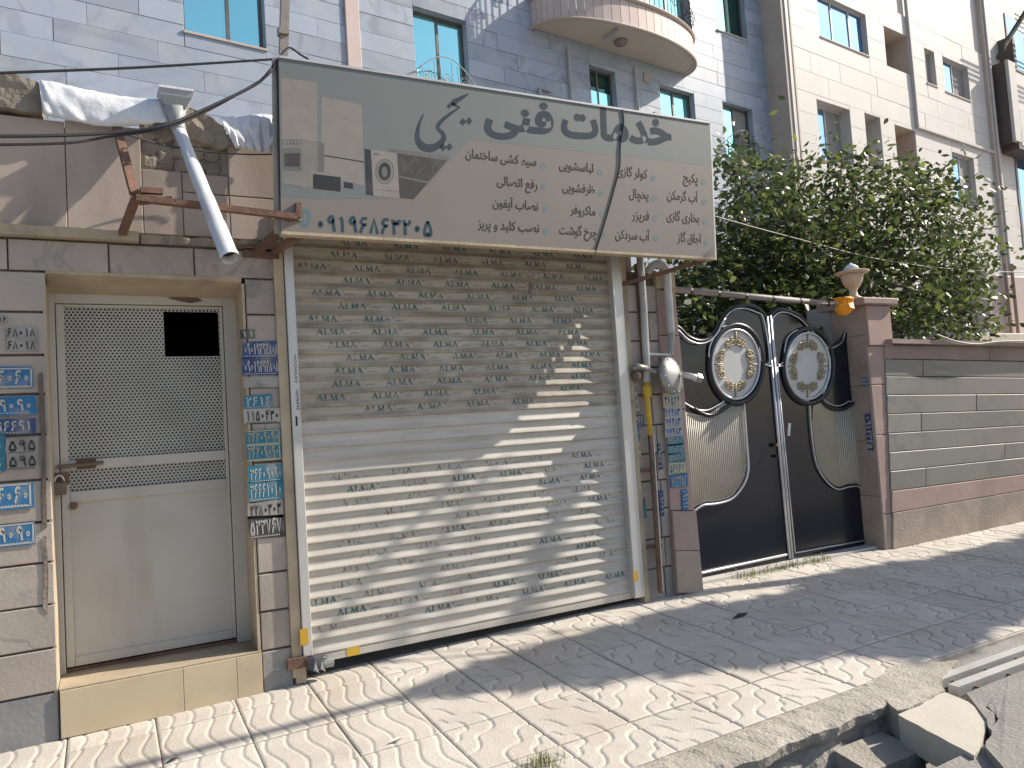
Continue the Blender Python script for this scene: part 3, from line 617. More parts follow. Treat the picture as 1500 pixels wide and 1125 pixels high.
ob('lower_panel', MB().slab(m0 - .002, m1 + .002, YD + .002, YD + .02, lz0 + .05, zP1 + .002, .002), M['doorpaint'], door)
p = W(118, 679, YD - .02); bo = ob('sliding_bolt', MB().tube([p + Vector((-.12, -.012, -.01)), p + Vector((.12, -.012, -.004))], .011, 8), M['brass'], door)
ob('bolt_plate', MB().box(p.x - .02, p.x + .08, YD - .019, YD - .012, p.z - .035, p.z + .03), M['rust'], bo)
ob('bolt_handle', MB().tube([p + Vector((.02, -.015, 0)), p + Vector((.022, -.06, .005))], .007, 6), M['rust'], bo)
p = W(108, 741, YD - .02); ob('keyhole', MB().lathe([(.022, -.01), (.022, .0), (.01, .001)], (p.x, YD - .012, p.z), 14, 'y'), M['rust'], door)
hp = W(87, 706, YD - .03); ob('hasp', MB().box(hp.x - .03, hp.x + .05, YD - .03, YD - .021, hp.z - .02, hp.z + .055), M['rust'], door)
pl = thing('padlock', 'old brown padlock hanging on the cream door', 'padlock', (hp.x, YD - .05, hp.z))
ob('body', MB().slab(hp.x - .04, hp.x + .035, YD - .075, YD - .035, hp.z - .075, hp.z - .0, .008), M['brass'], pl)
ob('shackle', MB().tube([(hp.x - .024 + .024 * (1 - math.cos(a)), YD - .052, hp.z + .038 * math.sin(a)) for a in [math.pi * k / 8 for k in range(9)]], .006, 8), M['alu'], pl, True)

# ================================================================== ROLLER SHUTTER
sx0, sx1 = W(442, 672).x - .01, W(909, 625).x + .01
sh = thing('roller_shutter', 'closed pale metal roller shutter printed with rows of faded teal lettering', 'shutter', ((sx0 + sx1) / 2, .02, .1))
PITCH_ = .0868; NS = 32; ZB = .165
SP = [(.0, .006), (.001, -.0125), (.004, -.015), (.009, -.015), (.019, -.0105), (.029, -.005), (.036, -.0018), (.044, 0), (.0868, .0005)]
YS = .03
def slat_y(z):
    for (a, b), (c, d) in zip(SP[1:], SP[2:]):
        if a <= z <= c: return b + (d - b) * (z - a) / (c - a)
    return 0
slat_me = {}
def slatmesh(kind):
    mb = MB(); n = 12; vs = []
    for i in range(n + 1):
        X = sx0 + (sx1 - sx0) * i / n
        vs += [(X, YS + y + .0012 * NZ.noise(Vector((X * 2.3, kind, 0))), z) for z, y in SP]
    m = len(SP); mb.add(vs, [(i * m + k, (i + 1) * m + k, (i + 1) * m + k + 1, i * m + k + 1) for i in range(n) for k in range(m - 1)])
    me = mb.mesh('slat', False); me.materials.append(M['slat'] if kind < 2 else M['slatdirty']); return me
def serif(mb, fn):
    # ALMA in a high-contrast roman letter, unit height
    def A_(x): mb.ribbon([(x + .05, 0), (x + .42, 1)], .115, fn=fn); mb.ribbon([(x + .40, 1), (x + .78, 0)], .25, fn=fn); mb.ribbon([(x + .2, .34), (x + .62, .34)], .1, fn=fn); mb.ribbon([(x - .06, .025), (x + .2, .025)], .08, fn=fn); mb.ribbon([(x + .6, .025), (x + .95, .025)], .08, fn=fn)
    A_(0)
    x = 1.05; mb.ribbon([(x + .15, 0), (x + .15, 1)], .24, fn=fn); mb.ribbon([(x - .02, .975), (x + .36, .975)], .08, fn=fn); mb.ribbon([(x, .03), (x + .62, .03)], .1, fn=fn); mb.ribbon([(x + .62, 0), (x + .66, .28)], .1, fn=fn)
    x = 1.9; mb.ribbon([(x + .1, 0), (x + .14, 1)], .115, fn=fn); mb.ribbon([(x + .14, 1), (x + .48, .05)], .24, fn=fn); mb.ribbon([(x + .48, .05), (x + .82, 1)], .115, fn=fn); mb.ribbon([(x + .86, 1), (x + .9, 0)], .25, fn=fn); mb.ribbon([(x - .04, .025), (x + .26, .025)], .08, fn=fn); mb.ribbon([(x + .72, .025), (x + 1.08, .025)], .08, fn=fn)
    A_(3.15)
    for dx, h in ((4.3, .75), (4.45, .8)): mb.ribbon([(dx, h), (dx + .1, h + .2)], .115, fn=fn)
    for q in range(5): mb.ribbon([(4.75 + q * .28, .2 + .1 * (q % 2)), (4.9 + q * .28, .3), (4.98 + q * .28, .18)], .1, fn=fn)
rr = random.Random(21)
def wordmesh(mat):
    mb = MB(); serif(mb, lambda a, b: (a * .047, YS + slat_y(.042 + b * .038) - .0022, .042 + b * .038)); me = mb.mesh('printed_word'); me.materials.append(mat); return me
word_me = [wordmesh(M['alma']), wordmesh(M['alma2'])]
for i in range(NS):
    z = ZB + i * PITCH_
    kind = 0 if i < 12 else 1 if i < 17 else 2
    if kind not in slat_me: slat_me[kind] = slatmesh(kind)
    o = ob('slat', slat_me[kind], None, sh); o.location = (0, rr.uniform(-.0012, .0012), z); o.matrix_parent_inverse = Matrix.Translation(-Vector(sh.location))
    if i in (13, 14, 15, 16, 0) or (i < 9 and rr.random() < .3): continue
    off = rr.uniform(0, .36); dens = .97 if i > 17 else .85; X = sx0 - .12 + off
    while X < sx1 - .24:
        if rr.random() < dens and X > sx0 - .004:
            wk = 0 if i > 16 or rr.random() < .25 else 1
            l = ob('printed_word', word_me[wk], None, o); l.location = (X, 0, 0)
        X += .372
ob('bottom_bar', MB().slab(sx0, sx1, YS - .012, YS + .012, .112, ZB - .002, .004), M['slat'], sh)
for a, b in ((W(429, 672).x, sx0 + .012), (sx1 - .012, W(923, 625).x)):
    ob('guide_rail', MB().slab(a, b, -.035, .05, .18 if a < 2 else .12, 2.98, .004), M['alu'], sh)
for a, b in ((XS0 - .062, W(428, 672).x), (W(924, 625).x, XS1 + .058)):
    ob('side_frame', MB().slab(a, b, -.018, .06, .06, 2.98, .003), M['plaster'], sh)
p = W(440, 990); ob('rail_foot', MB().slab(p.x - .03, p.x + .035, -.02, .04, .02, .18, .004), M['plaster'], sh)
ob('rail_clamp', MB().slab(p.x - .085, p.x + .04, -.045, -.02, .12, .185, .004).rough(.004, 20, 1), M['rust'], sh)
for x, y, w_, h_ in ((443.5, 931, .05, .1), (518.5, 954, .085, .062), (927, 843, .045, .075)):
    q = W(x, y); yy = -.037 if x < 500 or x > 800 else YS - .0135; ob('warning_label', MB().box(q.x - w_ / 2, q.x + w_ / 2, yy - .001, yy, q.z - h_ / 2, q.z + h_ / 2), M['amber'], sh)
# handwritten marks down the left guide rail
for (xa, ya, xb, yb) in ((432, 520, 434, 560), (435, 572, 437, 600)):
    mb = MB(); a = W(xa, ya, -.0362); b = W(xb, yb, -.0362); pts = []
    for k in range(26): t_ = k / 25; q = a.lerp(b, t_); pts.append((q.x + .012 * math.sin(k * 2.3) * (1 - .3 * math.sin(k)), q.z + .006 * math.cos(k * 3.1)))
    mb.ribbon(pts, .004, y=-.0362); ob('pen_marks', mb, M['inkdark'], sh)
q = W(434.5, 617, -.036); ob('pen_marks', MB().box(q.x - .006, q.x + .006, -.0365, -.0355, q.z - .03, q.z + .03), M['inkdark'], sh)
# lock wrapped in black plastic
p = W(462, 968); lk = thing('shutter_lock', 'lock wrapped in torn black plastic at the lower left shutter corner', 'lock', (p.x, -.04, p.z))
me = MB().lathe([(.0, -.055), (.035, -.05), (.05, -.02), (.045, .02), (.036, .055), (.0, .06)], (0, 0, 0), 14).rough(.014, 22, 5)
me.v = [(p.x + v[2] * 1.25, -.035 + v[1] * .8, p.z + v[0] * 1.1 - v[2] * .15) for v in me.v]; ob('plastic_wrap', me, M['black_bag'], lk)
ob('lock_body', MB().tube([(p.x + .03, -.04, p.z - .01), (p.x + .1, -.04, p.z - .012)], .034, 12), M['regulator'], lk)
for dx in (-.03, .01): ob('torn_flap', MB().add([(p.x + dx, -.083, p.z - .03), (p.x + dx + .03, -.088, p.z - .055), (p.x + dx + .012, -.079, p.z + .02)], [(0, 1, 2)]), M['pvcgrey'], lk)
# bulb and tangled wire hanging in front of the shutter
hb = thing('hanging_bulb_holder', 'small bulb holder hanging on tangled wire before the shutter top', 'lamp holder', W(779, 430, -.12))
c = W(779, 418, -.12); ob('holder', MB().lathe([(.012, .05), (.02, .045), (.021, .01), (.028, .0), (.028, -.035), (.02, -.04)], (c.x, c.y, c.z - .03), 12), M['pole'], hb, True)
wv = smoothline([(c.x, c.y, c.z + .02), (c.x + .005, c.y, c.z + .1), (c.x - .02, c.y, c.z + .2), (c.x + .02, c.y, c.z + .25)], 6); ob('cord', MB().tube(wv, .004, 6), M['wire'], hb)
loop = [(c.x - .055 + .075 * math.cos(k * .5) + .01 * k * .4, c.y + .01 * math.sin(k), c.z + .05 + .065 * math.sin(k * .5 + .3)) for k in range(22)]
ob('wire_tangle', MB().tube(smoothline(loop, 3), .0035, 5), M['wire'], hb)
ob('wire_tangle', MB().tube(smoothline([(c.x, c.y, c.z + .06), (c.x + .12, c.y, c.z + .02), (c.x + .25, c.y, c.z + .06), (c.x + .38, c.y + .03, c.z + .05)], 6), .003, 5), M['wire'], hb)

# ================================================================== SIGN BOARD
YG = -.41
sg = thing('shop_sign', 'long faded shop sign board with dark Persian heading and appliance pictures', 'sign', (2.6, YG + .06, 2.74))
TL, TR, BR, BL = [xz(*p, YG) for p in ((408, 83), (1040, 180), (1048, 379), (412, 341))]
ob('sign_box', MB().prism([BL, BR, TR, TL], YG, YG + .06), M['signlow'], sg)
def edge(a, b, th, mat, nm):
    a, b = Vector((a[0], YG + .028, a[1])), Vector((b[0], YG + .028, b[1])); ob(nm, MB().bar(a, b, .07, th), mat, sg)
edge(TL, TR, .014, M['alu'], 'top_trim'); edge(BL, BR, .018, M['plaster'], 'bottom_trim'); edge(BR, TR, .01, M['alu'], 'end_trim'); edge(BL, TL, .01, M['pole'], 'end_trim')
# unseen sheet added between box and wall, cut for its shadow on the shutter
ob('shadow_sheet', MB().add([(BL[0] + .02, YG + .055, 2.80), (BR[0] - .02, YG + .055, 2.80), (3.8, .07, 2.95), (1.06, .07, 2.95), (BL[0] + .02, YG + .055, 2.815), (BR[0] - .02, YG + .055, 2.815), (3.8, .07, 2.965), (1.06, .07, 2.965)], [(3, 2, 1, 0), (4, 5, 6, 7), (0, 1, 5, 4), (1, 2, 6, 5), (2, 3, 7, 6), (3, 0, 4, 7)]), M['plaster'], sg)
def pr(px, mat, k, nm, par=None):
    return ob(nm, MB().prism(poly(px, YG - .00016 * k), YG - .00016 * k, YG - .00016 * k + .0001), mat, par or sg)
art = pr([(409, 85), (1039, 181), (1042, 243), (689, 204), (607, 291), (412, 290)], M['signtop'], 2, 'printed_band')
c4 = lambda pts: [(400 + u / 3.309, 60 + v / 3.309) for u, v in pts]
def ell(cx, cy, rx, ry, n=28, tilt=0): return [(cx + rx * math.cos(2 * math.pi * k / n), cy + ry * math.sin(2 * math.pi * k / n) + tilt * rx * math.cos(2 * math.pi * k / n)) for k in range(n)]
fr = pr(c4([(40, 178), (212, 200), (218, 640), (45, 706)]), M['pr_light'], 3, 'printed_refrigerator')
fr2 = pr(c4([(236, 268), (430, 310), (442, 700), (230, 655)]), M['pr_light'], 3, 'printed_refrigerator'); pr(c4([(248, 552), (441, 584), (441, 590), (248, 558)]), M['pr_dark'], 4, 'printed_line', fr2)
pr(c4([(330, 368), (362, 373), (362, 380), (330, 375)]), M['pr_light2'], 4, 'printed_line', fr2)
ov = pr(c4([(42, 474), (140, 474), (215, 486), (215, 700), (140, 712), (46, 702)]), M['pr_light2'], 4, 'printed_oven')
pr(c4([(44, 478), (138, 478), (138, 502), (44, 502)]), M['pr_mid'], 5, 'printed_controls', ov); pr(c4([(45, 520), (138, 518), (138, 632), (46, 628)]), M['pr_mid'], 5, 'printed_oven_window', ov)
pr(c4([(55, 545), (130, 543), (130, 610), (56, 608)]), M['pr_brown'], 6, 'printed_oven_window', ov)
for k in range(5): pr(c4(ell(58 + k * 17, 489, 5, 7, 10)), M['pr_light'], 6, 'printed_knob', ov)
pr(c4([(46, 690), (140, 704), (140, 710), (46, 696)]), M['pr_mid'], 5, 'printed_line', ov)
pr(c4([(216, 490), (248, 496), (248, 636), (216, 632)]), M['pr_mid'], 4, 'printed_side', ov)
mw = pr(c4([(183, 630), (332, 652), (332, 738), (183, 716)]), M['pr_light'], 5, 'printed_microwave'); pr(c4([(193, 644), (328, 660), (328, 732), (193, 716)]), M['pr_dark'], 6, 'printed_door', mw)
pr(c4([(345, 683), (388, 690), (388, 718), (345, 711)]), M['pr_dark'], 5, 'printed_doorbell')
wm = pr(c4([(443, 522), (476, 528), (487, 750), (450, 744)]), M['pr_dark'], 4, 'printed_washing_machine'); f_ = pr(c4([(474, 526), (600, 545), (614, 766), (486, 750)]), M['pr_light'], 5, 'printed_front', wm)
for rx, ry, k, mt in ((46, 62, 6, 'pr_mid'), (40, 55, 7, 'pr_light2'), (30, 45, 8, 'pr_dark'), (14, 24, 9, 'pr_mid')): pr(c4(ell(541, 633, rx, ry)), M[mt], k, 'printed_ring', wm)
pr(c4([(486, 540), (516, 545), (516, 556), (486, 551)]), M['pr_mid'], 6, 'printed_drawer', wm)
pr(c4([(488, 716), (610, 730), (610, 733), (488, 719)]), M['pr_mid'], 6, 'printed_line', wm)
hobp = pr(c4([(556, 520), (862, 560), (682, 767), (614, 760), (602, 548)]), M['pr_brown'], 4, 'printed_hob')
pr(c4([(556, 520), (862, 560), (846, 580), (572, 540)]), M['pr_mid'], 5, 'printed_edge', hobp); pr(c4([(608, 652), (760, 682), (752, 692), (609, 660)]), M['pr_mid'], 5, 'printed_edge', hobp)
def ln(pts, wd, mat, k, nm, par):
    mb = MB(); yy = YG - .00016 * k; mb.ribbon([xz(400 + u / 3.309, 60 + v / 3.309, yy) for u, v in pts], wd, y=yy); return ob(nm, mb, mat, par)
ln([(690, 560), (672, 596), (640, 615), (672, 630), (690, 662), (708, 628), (742, 612), (706, 594), (690, 560)], .004, M['pr_mid'], 6, 'printed_grate', hobp)
ln([(620, 575), (640, 590), (632, 640)], .004, M['pr_mid'], 6, 'printed_grate', hobp); ln([(800, 580), (770, 620), (790, 650)], .004, M['pr_mid'], 6, 'printed_grate', hobp)
ic = pr(c4(ell(155, 858, 31, 46, 24)), M['dotteal'], 3, 'printed_phone_badge'); pr(c4([(152, 838), (160, 838), (160, 878), (152, 878)]), M['signlow'], 4, 'printed_handset', ic)
mb = MB(); digits(mb, '09196863205', lambda a, b: W(462 + 173 * a, 338 + 8.5 * a - 22 * b + 0, YG - .0008), .2); ob('phone_number', mb, M['inkteal'], sg)
# heading
ob('heading', sign_text('خدمات', 822, 984, 213, 62, YG - .0009, .095, .04), M['ink'], sg)
ob('heading', sign_text('فنی', 709, 811, 196, 60, YG - .0009, .1, .042), M['ink'], sg)
ya = ob('heading', MB(), M['ink'], sg); bpy.data.objects.remove(ya)
mb = MB(); yy = YG - .0009
def brush(pts, ws): mb.ribbon([xz(400 + p.x / 3.309, 60 + p.y / 3.309, yy) for p in smoothline([(u, v, 0) for u, v in pts], 6)], [w_ * .0016 for w_ in [ws[min(len(ws) - 1, int(i / 6))] * (1 - (i % 6) / 6) + ws[min(len(ws) - 1, int(i / 6) + 1)] * (i % 6) / 6 for i in range(6 * (len(pts) - 1) + 1)]], y=yy)
brush([(950, 254), (915, 275), (880, 295), (846, 322)], [2, 16, 22, 12]); brush([(868, 302), (885, 312), (905, 322)], [8, 14, 4])
brush([(905, 322), (860, 352), (815, 390), (798, 420), (822, 448), (826, 475), (800, 505), (760, 520), (722, 508), (700, 470), (706, 410), (730, 352)], [6, 12, 16, 18, 20, 22, 26, 34, 36, 24, 12, 3])
for u, v in ((920, 392), (950, 388), (824, 516), (855, 514)):
    q = [xz(400 + (u + a) / 3.309, 60 + (v + b) / 3.309, yy) for a, b in ((-17, 0), (0, 19), (17, 0), (0, -19))]; mb.add([(x, yy, z) for x, z in q], [(0, 1, 2, 3)])
ob('heading', mb, M['ink'], sg)
LIST = [('پکیج', 1277, 1358, 555), ('آب گرمکن', 1190, 1360, 660), ('بخاری گازی', 1187, 1366, 772), ('اجاق گاز', 1247, 1375, 885),
        ('کولر گازی', 915, 1082, 530), ('یخچال', 982, 1088, 645), ('فریزر', 995, 1092, 760), ('آب سردکن', 905, 1095, 872),
        ('لباسشویی', 597, 785, 498), ('ظرفشویی', 615, 792, 615), ('ماکروفر', 657, 797, 735), ('چرخ گوشت', 598, 805, 850),
        ('سیم کشی ساختمان', 83, 472, 462), ('رفع اتصالی', 255, 478, 588), ('نصاب آیفون', 232, 482, 706), ('نصب کلید و پریز', 150, 488, 826)]
for s, a, b, v in LIST: ob('list_entry', sign_text(s, 660 + a / 3.75, 660 + b / 3.75, 120 + v / 3.75, 18.5, YG - .0009, None, .012), M['inkdark'], sg)
for u, v in ((1387, 548), (1393, 658), (1398, 768), (1405, 880), (1112, 528), (1118, 640), (1124, 750), (1128, 860), (820, 495), (825, 610), (831, 725), (836, 845), (507, 460), (512, 575), (517, 697), (523, 820)):
    pr(ell(660 + u / 3.75, 120 + v / 3.75, 3.8, 4.6, 14), M['dotteal'], 4, 'list_dot')
# loose cable hanging over the sign
cb = [W(912, 160, YG - .0052), W(914, 182, YG - .0052), W(909, 215, YG - .0052), W(908, 245, YG - .0052), W(898, 285, YG - .0052), W(885, 330, YG - .0052), W(872, 371, YG - .0052)]
tag(ob('hanging_cable', MB().tube(smoothline(cb, 6), .0045, 6), M['cable']), 'thin black cable hanging down across the sign face', 'cable')

# ================================================================== RUSTY FRAMES, POST, CABLES, DRAIN SPOUT
rf = thing('rusty_bracket_frame', 'rusty angle iron frame above the door, left of the sign', 'frame', W(200, 340))
F1, F2 = W(199, 290, -.38), W(436, 318, -.42)
ob('long_bar', MB().bar(F1, F2, .045, .035), M['rust'], rf); ob('upright_stub', MB().bar(W(437, 297, -.42), W(437, 319, -.42), .03, .03), M['rust'], rf)
ob('hanger_bar', MB().bar(W(171, 186, -.02), W(197, 284, -.37), .045, .03), M['rust'], rf)
ob('strut', MB().bar(F1, W(178, 345, -.03), .04, .035), M['rust'], rf); ob('strut', MB().bar(F2, W(373, 370, -.0), .05, .04), M['rust'], rf)
ob('brace', MB().bar(W(405, 314, -.41), W(424, 325, -.4), .02, .02), M['rust'], rf)
ob('cross_bar', MB().bar(W(205, 279, -.37), W(238, 281, -.36), .04, .03), M['rust'], rf); ob('cross_bar', MB().bar(W(206, 296, -.38), W(250, 292, -.3), .035, .03), M['rust'], rf)
ob('wall_bar', MB().bar(W(356, 371, -.02), W(408, 375, -.02), .035, .04), M['rust'], rf); ob('wall_bar', MB().bar(W(343, 362, -.03), W(384, 358, -.06), .015, .015), M['rust'], rf)
ob('short_strut', MB().bar(W(440, 344, -.34), W(402, 368, -.08), .045, .04), M['rust'], rf)
rb = thing('rusty_stay_bar', 'thin rusty stay bar below the right end of the sign', 'bracket', W(908, 418, 0))
ob('bar', MB().bar(W(908, 418, 0), (BR[0] - .05, YG + .06, BR[1]), .03, .03), M['rust'], rb); ob('wall_plate', MB().box(W(908, 418).x - .04, W(908, 418).x + .04, -.012, -.001, 2.54, 2.66), M['rust'], rb)
ps = thing('steel_post', 'weathered grey steel post rising behind the left end of sign', 'post', W(408, 335, -.1))
ob('shaft', MB().bar(W(408, 335, -.1), W(419.5, -80, -.1), .052, .052), M['pole'], ps)
ob('band', MB().bar(W(411.5, 208, -.1), W(411.8, 216, -.1), .062, .062), M['rust'], ps); ob('cap_bracket', MB().bar(W(414, 42, -.12), W(415, 52, -.12), .062, .062), M['pole'], ps)
def cable(lab, pts, r, mat='cable', nm='cable'): return tag(ob(nm, MB().tube(smoothline(pts, 8), r, 6), M[mat]), lab, 'cable')
e0 = W(404, 90, -.36)
cable('upper thin black cable running left from the sign corner', [W(-140, 114, -.75), W(0, 107, -.7), W(200, 99, -.56), W(398, 87, -.42)], .007)
cable('thick sagging black cable looping from sign corner to left edge', [e0, W(396, 103, -.4), W(372, 125, -.4), W(300, 160, -.45), W(240, 184, -.5), W(170, 194, -.52), W(60, 199, -.6), W(-120, 199, -.7)], .009)
cable('second black cable lying just below the thick sagging one', [W(403, 94, -.4), W(392, 110, -.4), W(360, 131, -.4), W(298, 165, -.44), W(240, 188, -.5), W(160, 200, -.5), W(90, 210, -.57), W(-120, 213, -.7)], .007)
cable('thin black cable drooping behind the white pipe to the post', [W(175, 193, -.5), W(230, 210, -.3), W(300, 222, -.15), W(360, 226, -.12), W(398, 226, -.13)], .005)
cable('black cable running down the left edge of the sign', [W(405, 92, -.4), W(407, 130, -.4), W(408, 200, -.4), W(410, 270, -.4), W(412, 335, -.38)], .006)
cable('short black cable end resting on the sign top', [W(404, 92, -.4), W(422, 70, -.36), W(440, 80, -.36), W(452, 87, -.4)], .006)
for x, y in ((374, 122), (300, 160), (404, 94)):
    pass
dp = thing('drain_spout', 'white plastic rain spout pipe leaning out from a grey hopper', 'drain pipe', W(262, 185, -.1))
a, b = W(262, 190, -.14), W(337, 378, -.62); dr = (b - a).normalized()
ts = [0, .34, .62]
for k, (t0, t1) in enumerate(((0, .30), (.285, .58), (.565, .78), (.765, 1.0))):
    p0, p1 = a.lerp(b, t0), a.lerp(b, t1); r = .036 + .004 * k
    mb = MB().tube([p0, p1 - dr * .03, p1 - dr * .028, p1], [r, r, r + .003, r + .003], 20)
    if k == 3:
        mb.f = mb.f[:-1]; n = len(mb.v); mb.tube([p1, p1 - dr * .25], [r - .002, r - .002], 20); mb.f = mb.f[:-2]
    ob('pipe_length', mb, M['pvc'], dp, True)
ob('bore_shade_disc', MB().tube([b - dr * .05, b - dr * .051], [.044, .044], 20), M['inside'], dp)  # dark disc whose colour stands for the shade inside the pipe
ob('neck', MB().tube([W(255, 160, -.12), W(258, 176, -.12), a, a + dr * .02], [.07, .045, .04, .039], 16), M['pvcgrey'], dp, True)
h = W(257, 150, -.12); ob('hopper', MB().add([(h.x + s * wx, h.y + q * wy, h.z + zz) for zz, wx, wy in ((-.05, .05, .045), (.01, .085, .07), (.05, .09, .075)) for s, q in ((-1, -1), (1, -1), (1, 1), (-1, 1))], [(i * 4 + k, i * 4 + (k + 1) % 4, (i + 1) * 4 + (k + 1) % 4, (i + 1) * 4 + k) for i in range(2) for k in range(4)] + [(3, 2, 1, 0)]), M['pvcgrey'], dp)
ob('hopper_rim', MB().box(h.x - .095, h.x + .095, h.y - .08, h.y + .08, h.z + .048, h.z + .062), M['membrane'], dp)
q = W(248, 165, -.06); ob('torn_flashing', MB().add([W(233, 135, -.05), W(240, 150, -.1), W(252, 178, -.06), W(243, 182, -.05)], [(0, 1, 2, 3)]), M['membrane'], dp)

# ================================================================== GAS PIPES AND REGULATOR BY THE GATE
gs = thing('gas_service_pipe', 'gas riser with yellow and dark brown pipe beside the shutter', 'pipe', W(966, 868, -.05))
ob('yellow_pipe', MB().tube([W(947, 560, -.06), W(948, 585, -.06), W(953, 638, -.06)], [.022, .022, .017], 10), M['yellow'], gs, True); ob('yellow_joint', MB().lathe([(.02, -.05), (.036, -.04), (.036, .03), (.028, .05)], W(948, 573, -.06), 8), M['yellow'], gs)
ob('brown_pipe', MB().tube([W(953, 636, -.05), W(968, 868, -.05)], .024, 10), M['brownpipe'], gs, True); ob('white_tube', MB().tube([W(957, 636, -.075), W(971, 866, -.07)], .006, 6), M['tx_white'], gs)
for y in (688, 800): q = W(953 + (y - 636) * .0647, y, -.04); ob('pipe_clip', MB().bar((q.x - .1, -.01, q.z), (q.x + .03, -.05, q.z), .02, .025), M['rust'], gs)
ob('riser', MB().tube([W(937, 372, -.05), W(943, 450, -.05), W(947, 530, -.05), W(947, 560, -.06)], .03, 12), M['greymetal'], gs, True)
ob('riser_edge', MB().tube([W(941, 376, -.085), W(945, 432, -.085)], .008, 6), M['pvc'], gs)
ob('elbow', MB().tube([W(926, 540, -.05), W(934, 537, -.08), W(947, 540, -.07)], [.024, .026, .026], 10), M['regulator'], gs, True); ob('valve', MB().lathe([(.01, -.05), (.035, -.045), (.04, .0), (.02, .04)], W(932, 548, -.05), 12), M['brownpipe'], gs)
ob('cross_pipe', MB().tube([W(949, 541, -.07), W(962, 545, -.12)], .018, 10), M['regulator'], gs)
ob('cross_pipe', MB().tube([W(950, 519, -.06), W(982, 520, -.09)], .013, 8), M['greymetal'], gs)
vp_ = thing('vent_pipe', 'grey inverted U vent pipe bent over the pink gate pillar', 'pipe', W(983, 500, -.08))
ob('pipe', MB().tube(smoothline([W(948, 400, .02), W(955, 390, -.02), W(964, 386, -.06), W(973, 390, -.08), W(977, 402, -.08), W(979, 430, -.08), W(983, 488, -.08)], 5), .033, 12), M['greymetal'], vp_, True)
ob('corroded_tail', MB().tube([W(983, 486, -.08), W(982, 520, -.08)], [.028, .02], 8).rough(.008, 25, 1), M['regulator'], vp_)
rg = thing('gas_regulator', 'round cast aluminium gas regulator disc mounted beside the gate', 'gas regulator', W(982, 552, -.14))
c = W(983, 551, -.14); dm = MB().lathe([(.03, -.06), (.1, -.035), (.145, -.015), (.15, 0), (.145, .02), (.1, .04), (.03, .06)], (0, 0, 0), 28, 'y')
rot = Matrix.Rotation(.35, 3, 'Z') @ Matrix.Rotation(-.12, 3, 'X'); dm.v = [tuple(c + rot @ (Vector(v) * 1.05)) for v in dm.v]; ob('diaphragm_case', dm, M['regulator'], rg, True)
ax = rot @ Vector((0, -1, 0)); ob('outlet', MB().tube([c + Vector((.06, -.06, .01)), c + Vector((.15, -.1, -.02)), c + Vector((.19, -.1, -.03))], [.022, .026, .034], 12), M['alu'], rg, True)
ob('outlet_nut', MB().tube([c + Vector((.17, -.1, -.025)), c + Vector((.215, -.1, -.035))], .04, 6), M['regulator'], rg)
for k in range(10):
    a_ = k * .628; q = c + rot @ Vector((.135 * math.cos(a_), -.02, .135 * math.sin(a_))); ob('bolt', MB().lathe([(.008, -.01), (.008, .01)], q, 6, 'y'), M['alu'], rg)
wd = W(934, 380, -.02); tag(ob('timber_batten', MB().box(wd.x - .028, wd.x + .01, -.035, -.004, 1.95, 2.78), M['rust']), 'thin brown batten fixed upright behind the gas riser', 'batten')

# ================================================================== GATE PILLARS AND GATE
lp = thing('gate_pillar', 'broken pink stone gate pillar plastered with stickers beside the shutter', 'pillar', W(1000, 868))
pxl = lambda y: 958 + (y - 400) * .0625; pxr = lambda y: 985 + (y - 400) * .0865
def band_quad(y0, y1, mat, nm, Y0=-.02, g=.6):
    q = [xz(pxl(y1), y1 - g), xz(pxr(y1), y1 - g), xz(pxr(y0), y0 + g), xz(pxl(y0), y0 + g)]
    ob(nm, MB().quadslab(q, Y0, .3, .006).rough(.004, 12, y0), mat, lp)
for y0, y1, mt, Y0 in ((398, 424, 'plaster', -.03), (425, 492, 'pinkstone', -.02), (492, 600, 'pinkstone', -.024), (600, 748, 'pinkstone', -.02), (748, 806, 'pinkstone', -.045), (806, 868, 'brownstone', -.05)):
    band_quad(y0, y1, M[mt], 'stone_block', Y0)
RX0 = W(1285, 640).x; 
rp = thing('gate_pillar', 'pink stone gate pillar with flat cap at the right of the black gate', 'pillar', (RX0 + .15, .2, .08))
zt = W(1275, 447).z
for z0, z1 in ((.05, .42), (.42, 1.2), (1.2, 1.7), (1.7, 2.09), (2.09, zt)):
    ob('stone_block', MB().slab(RX0, RX0 + .37, .014 if z0 < 2 else -.01, .42, z0 + .002, z1 - .002, .006), M['pinkstone'] if z1 > .5 else M['brownstone'], rp)
for z0, z1 in ((.05, .6), (.6, 1.15), (1.15, 1.7), (1.7, 2.2), (2.2, zt)):
    ob('shaded_reveal', MB().box(RX0 - .012, RX0 - .001, .02, .4, z0 + .003, z1 - .003), M['brownstone'], rp)  # darker stone colour stands for the shade on the pillar's side
ob('cap_slab', MB().slab(RX0 - .1, RX0 + .44, -.06, .5, zt, zt + .07, .012), M['pinkdark'], rp)
YT = .24
bp_ = W(1225, 500, .75); tag(ob('block_pier', MB().slab(bp_.x - .2, bp_.x + .16, .62, .95, .08, W(1225, 452, .75).z, .006), M['stonetrim']), 'pale block pier standing behind the gate right of the medallions', 'pier')
gt = thing('double_gate', 'black double leaf metal gate with ivory medallions, fluted panels and silver trim', 'gate', W(1150, 830, YT))
c3 = lambda u, v, Y=YT: xz(980 + u / 2.556, 420 + v / 2.556, Y)
def cs(pts, k=5): return [(p.x, p.y) for p in smoothline([(u, v, 0) for u, v in pts], k)]
topL = cs([(8, 140), (38, 157), (70, 188), (112, 204), (152, 194), (182, 162), (204, 118), (245, 80), (295, 72), (335, 86), (364, 118)])
botL = [(456, 1016), (112, 1090), (40, 1104)]
leafL = [c3(u, v) for u, v in topL + botL]
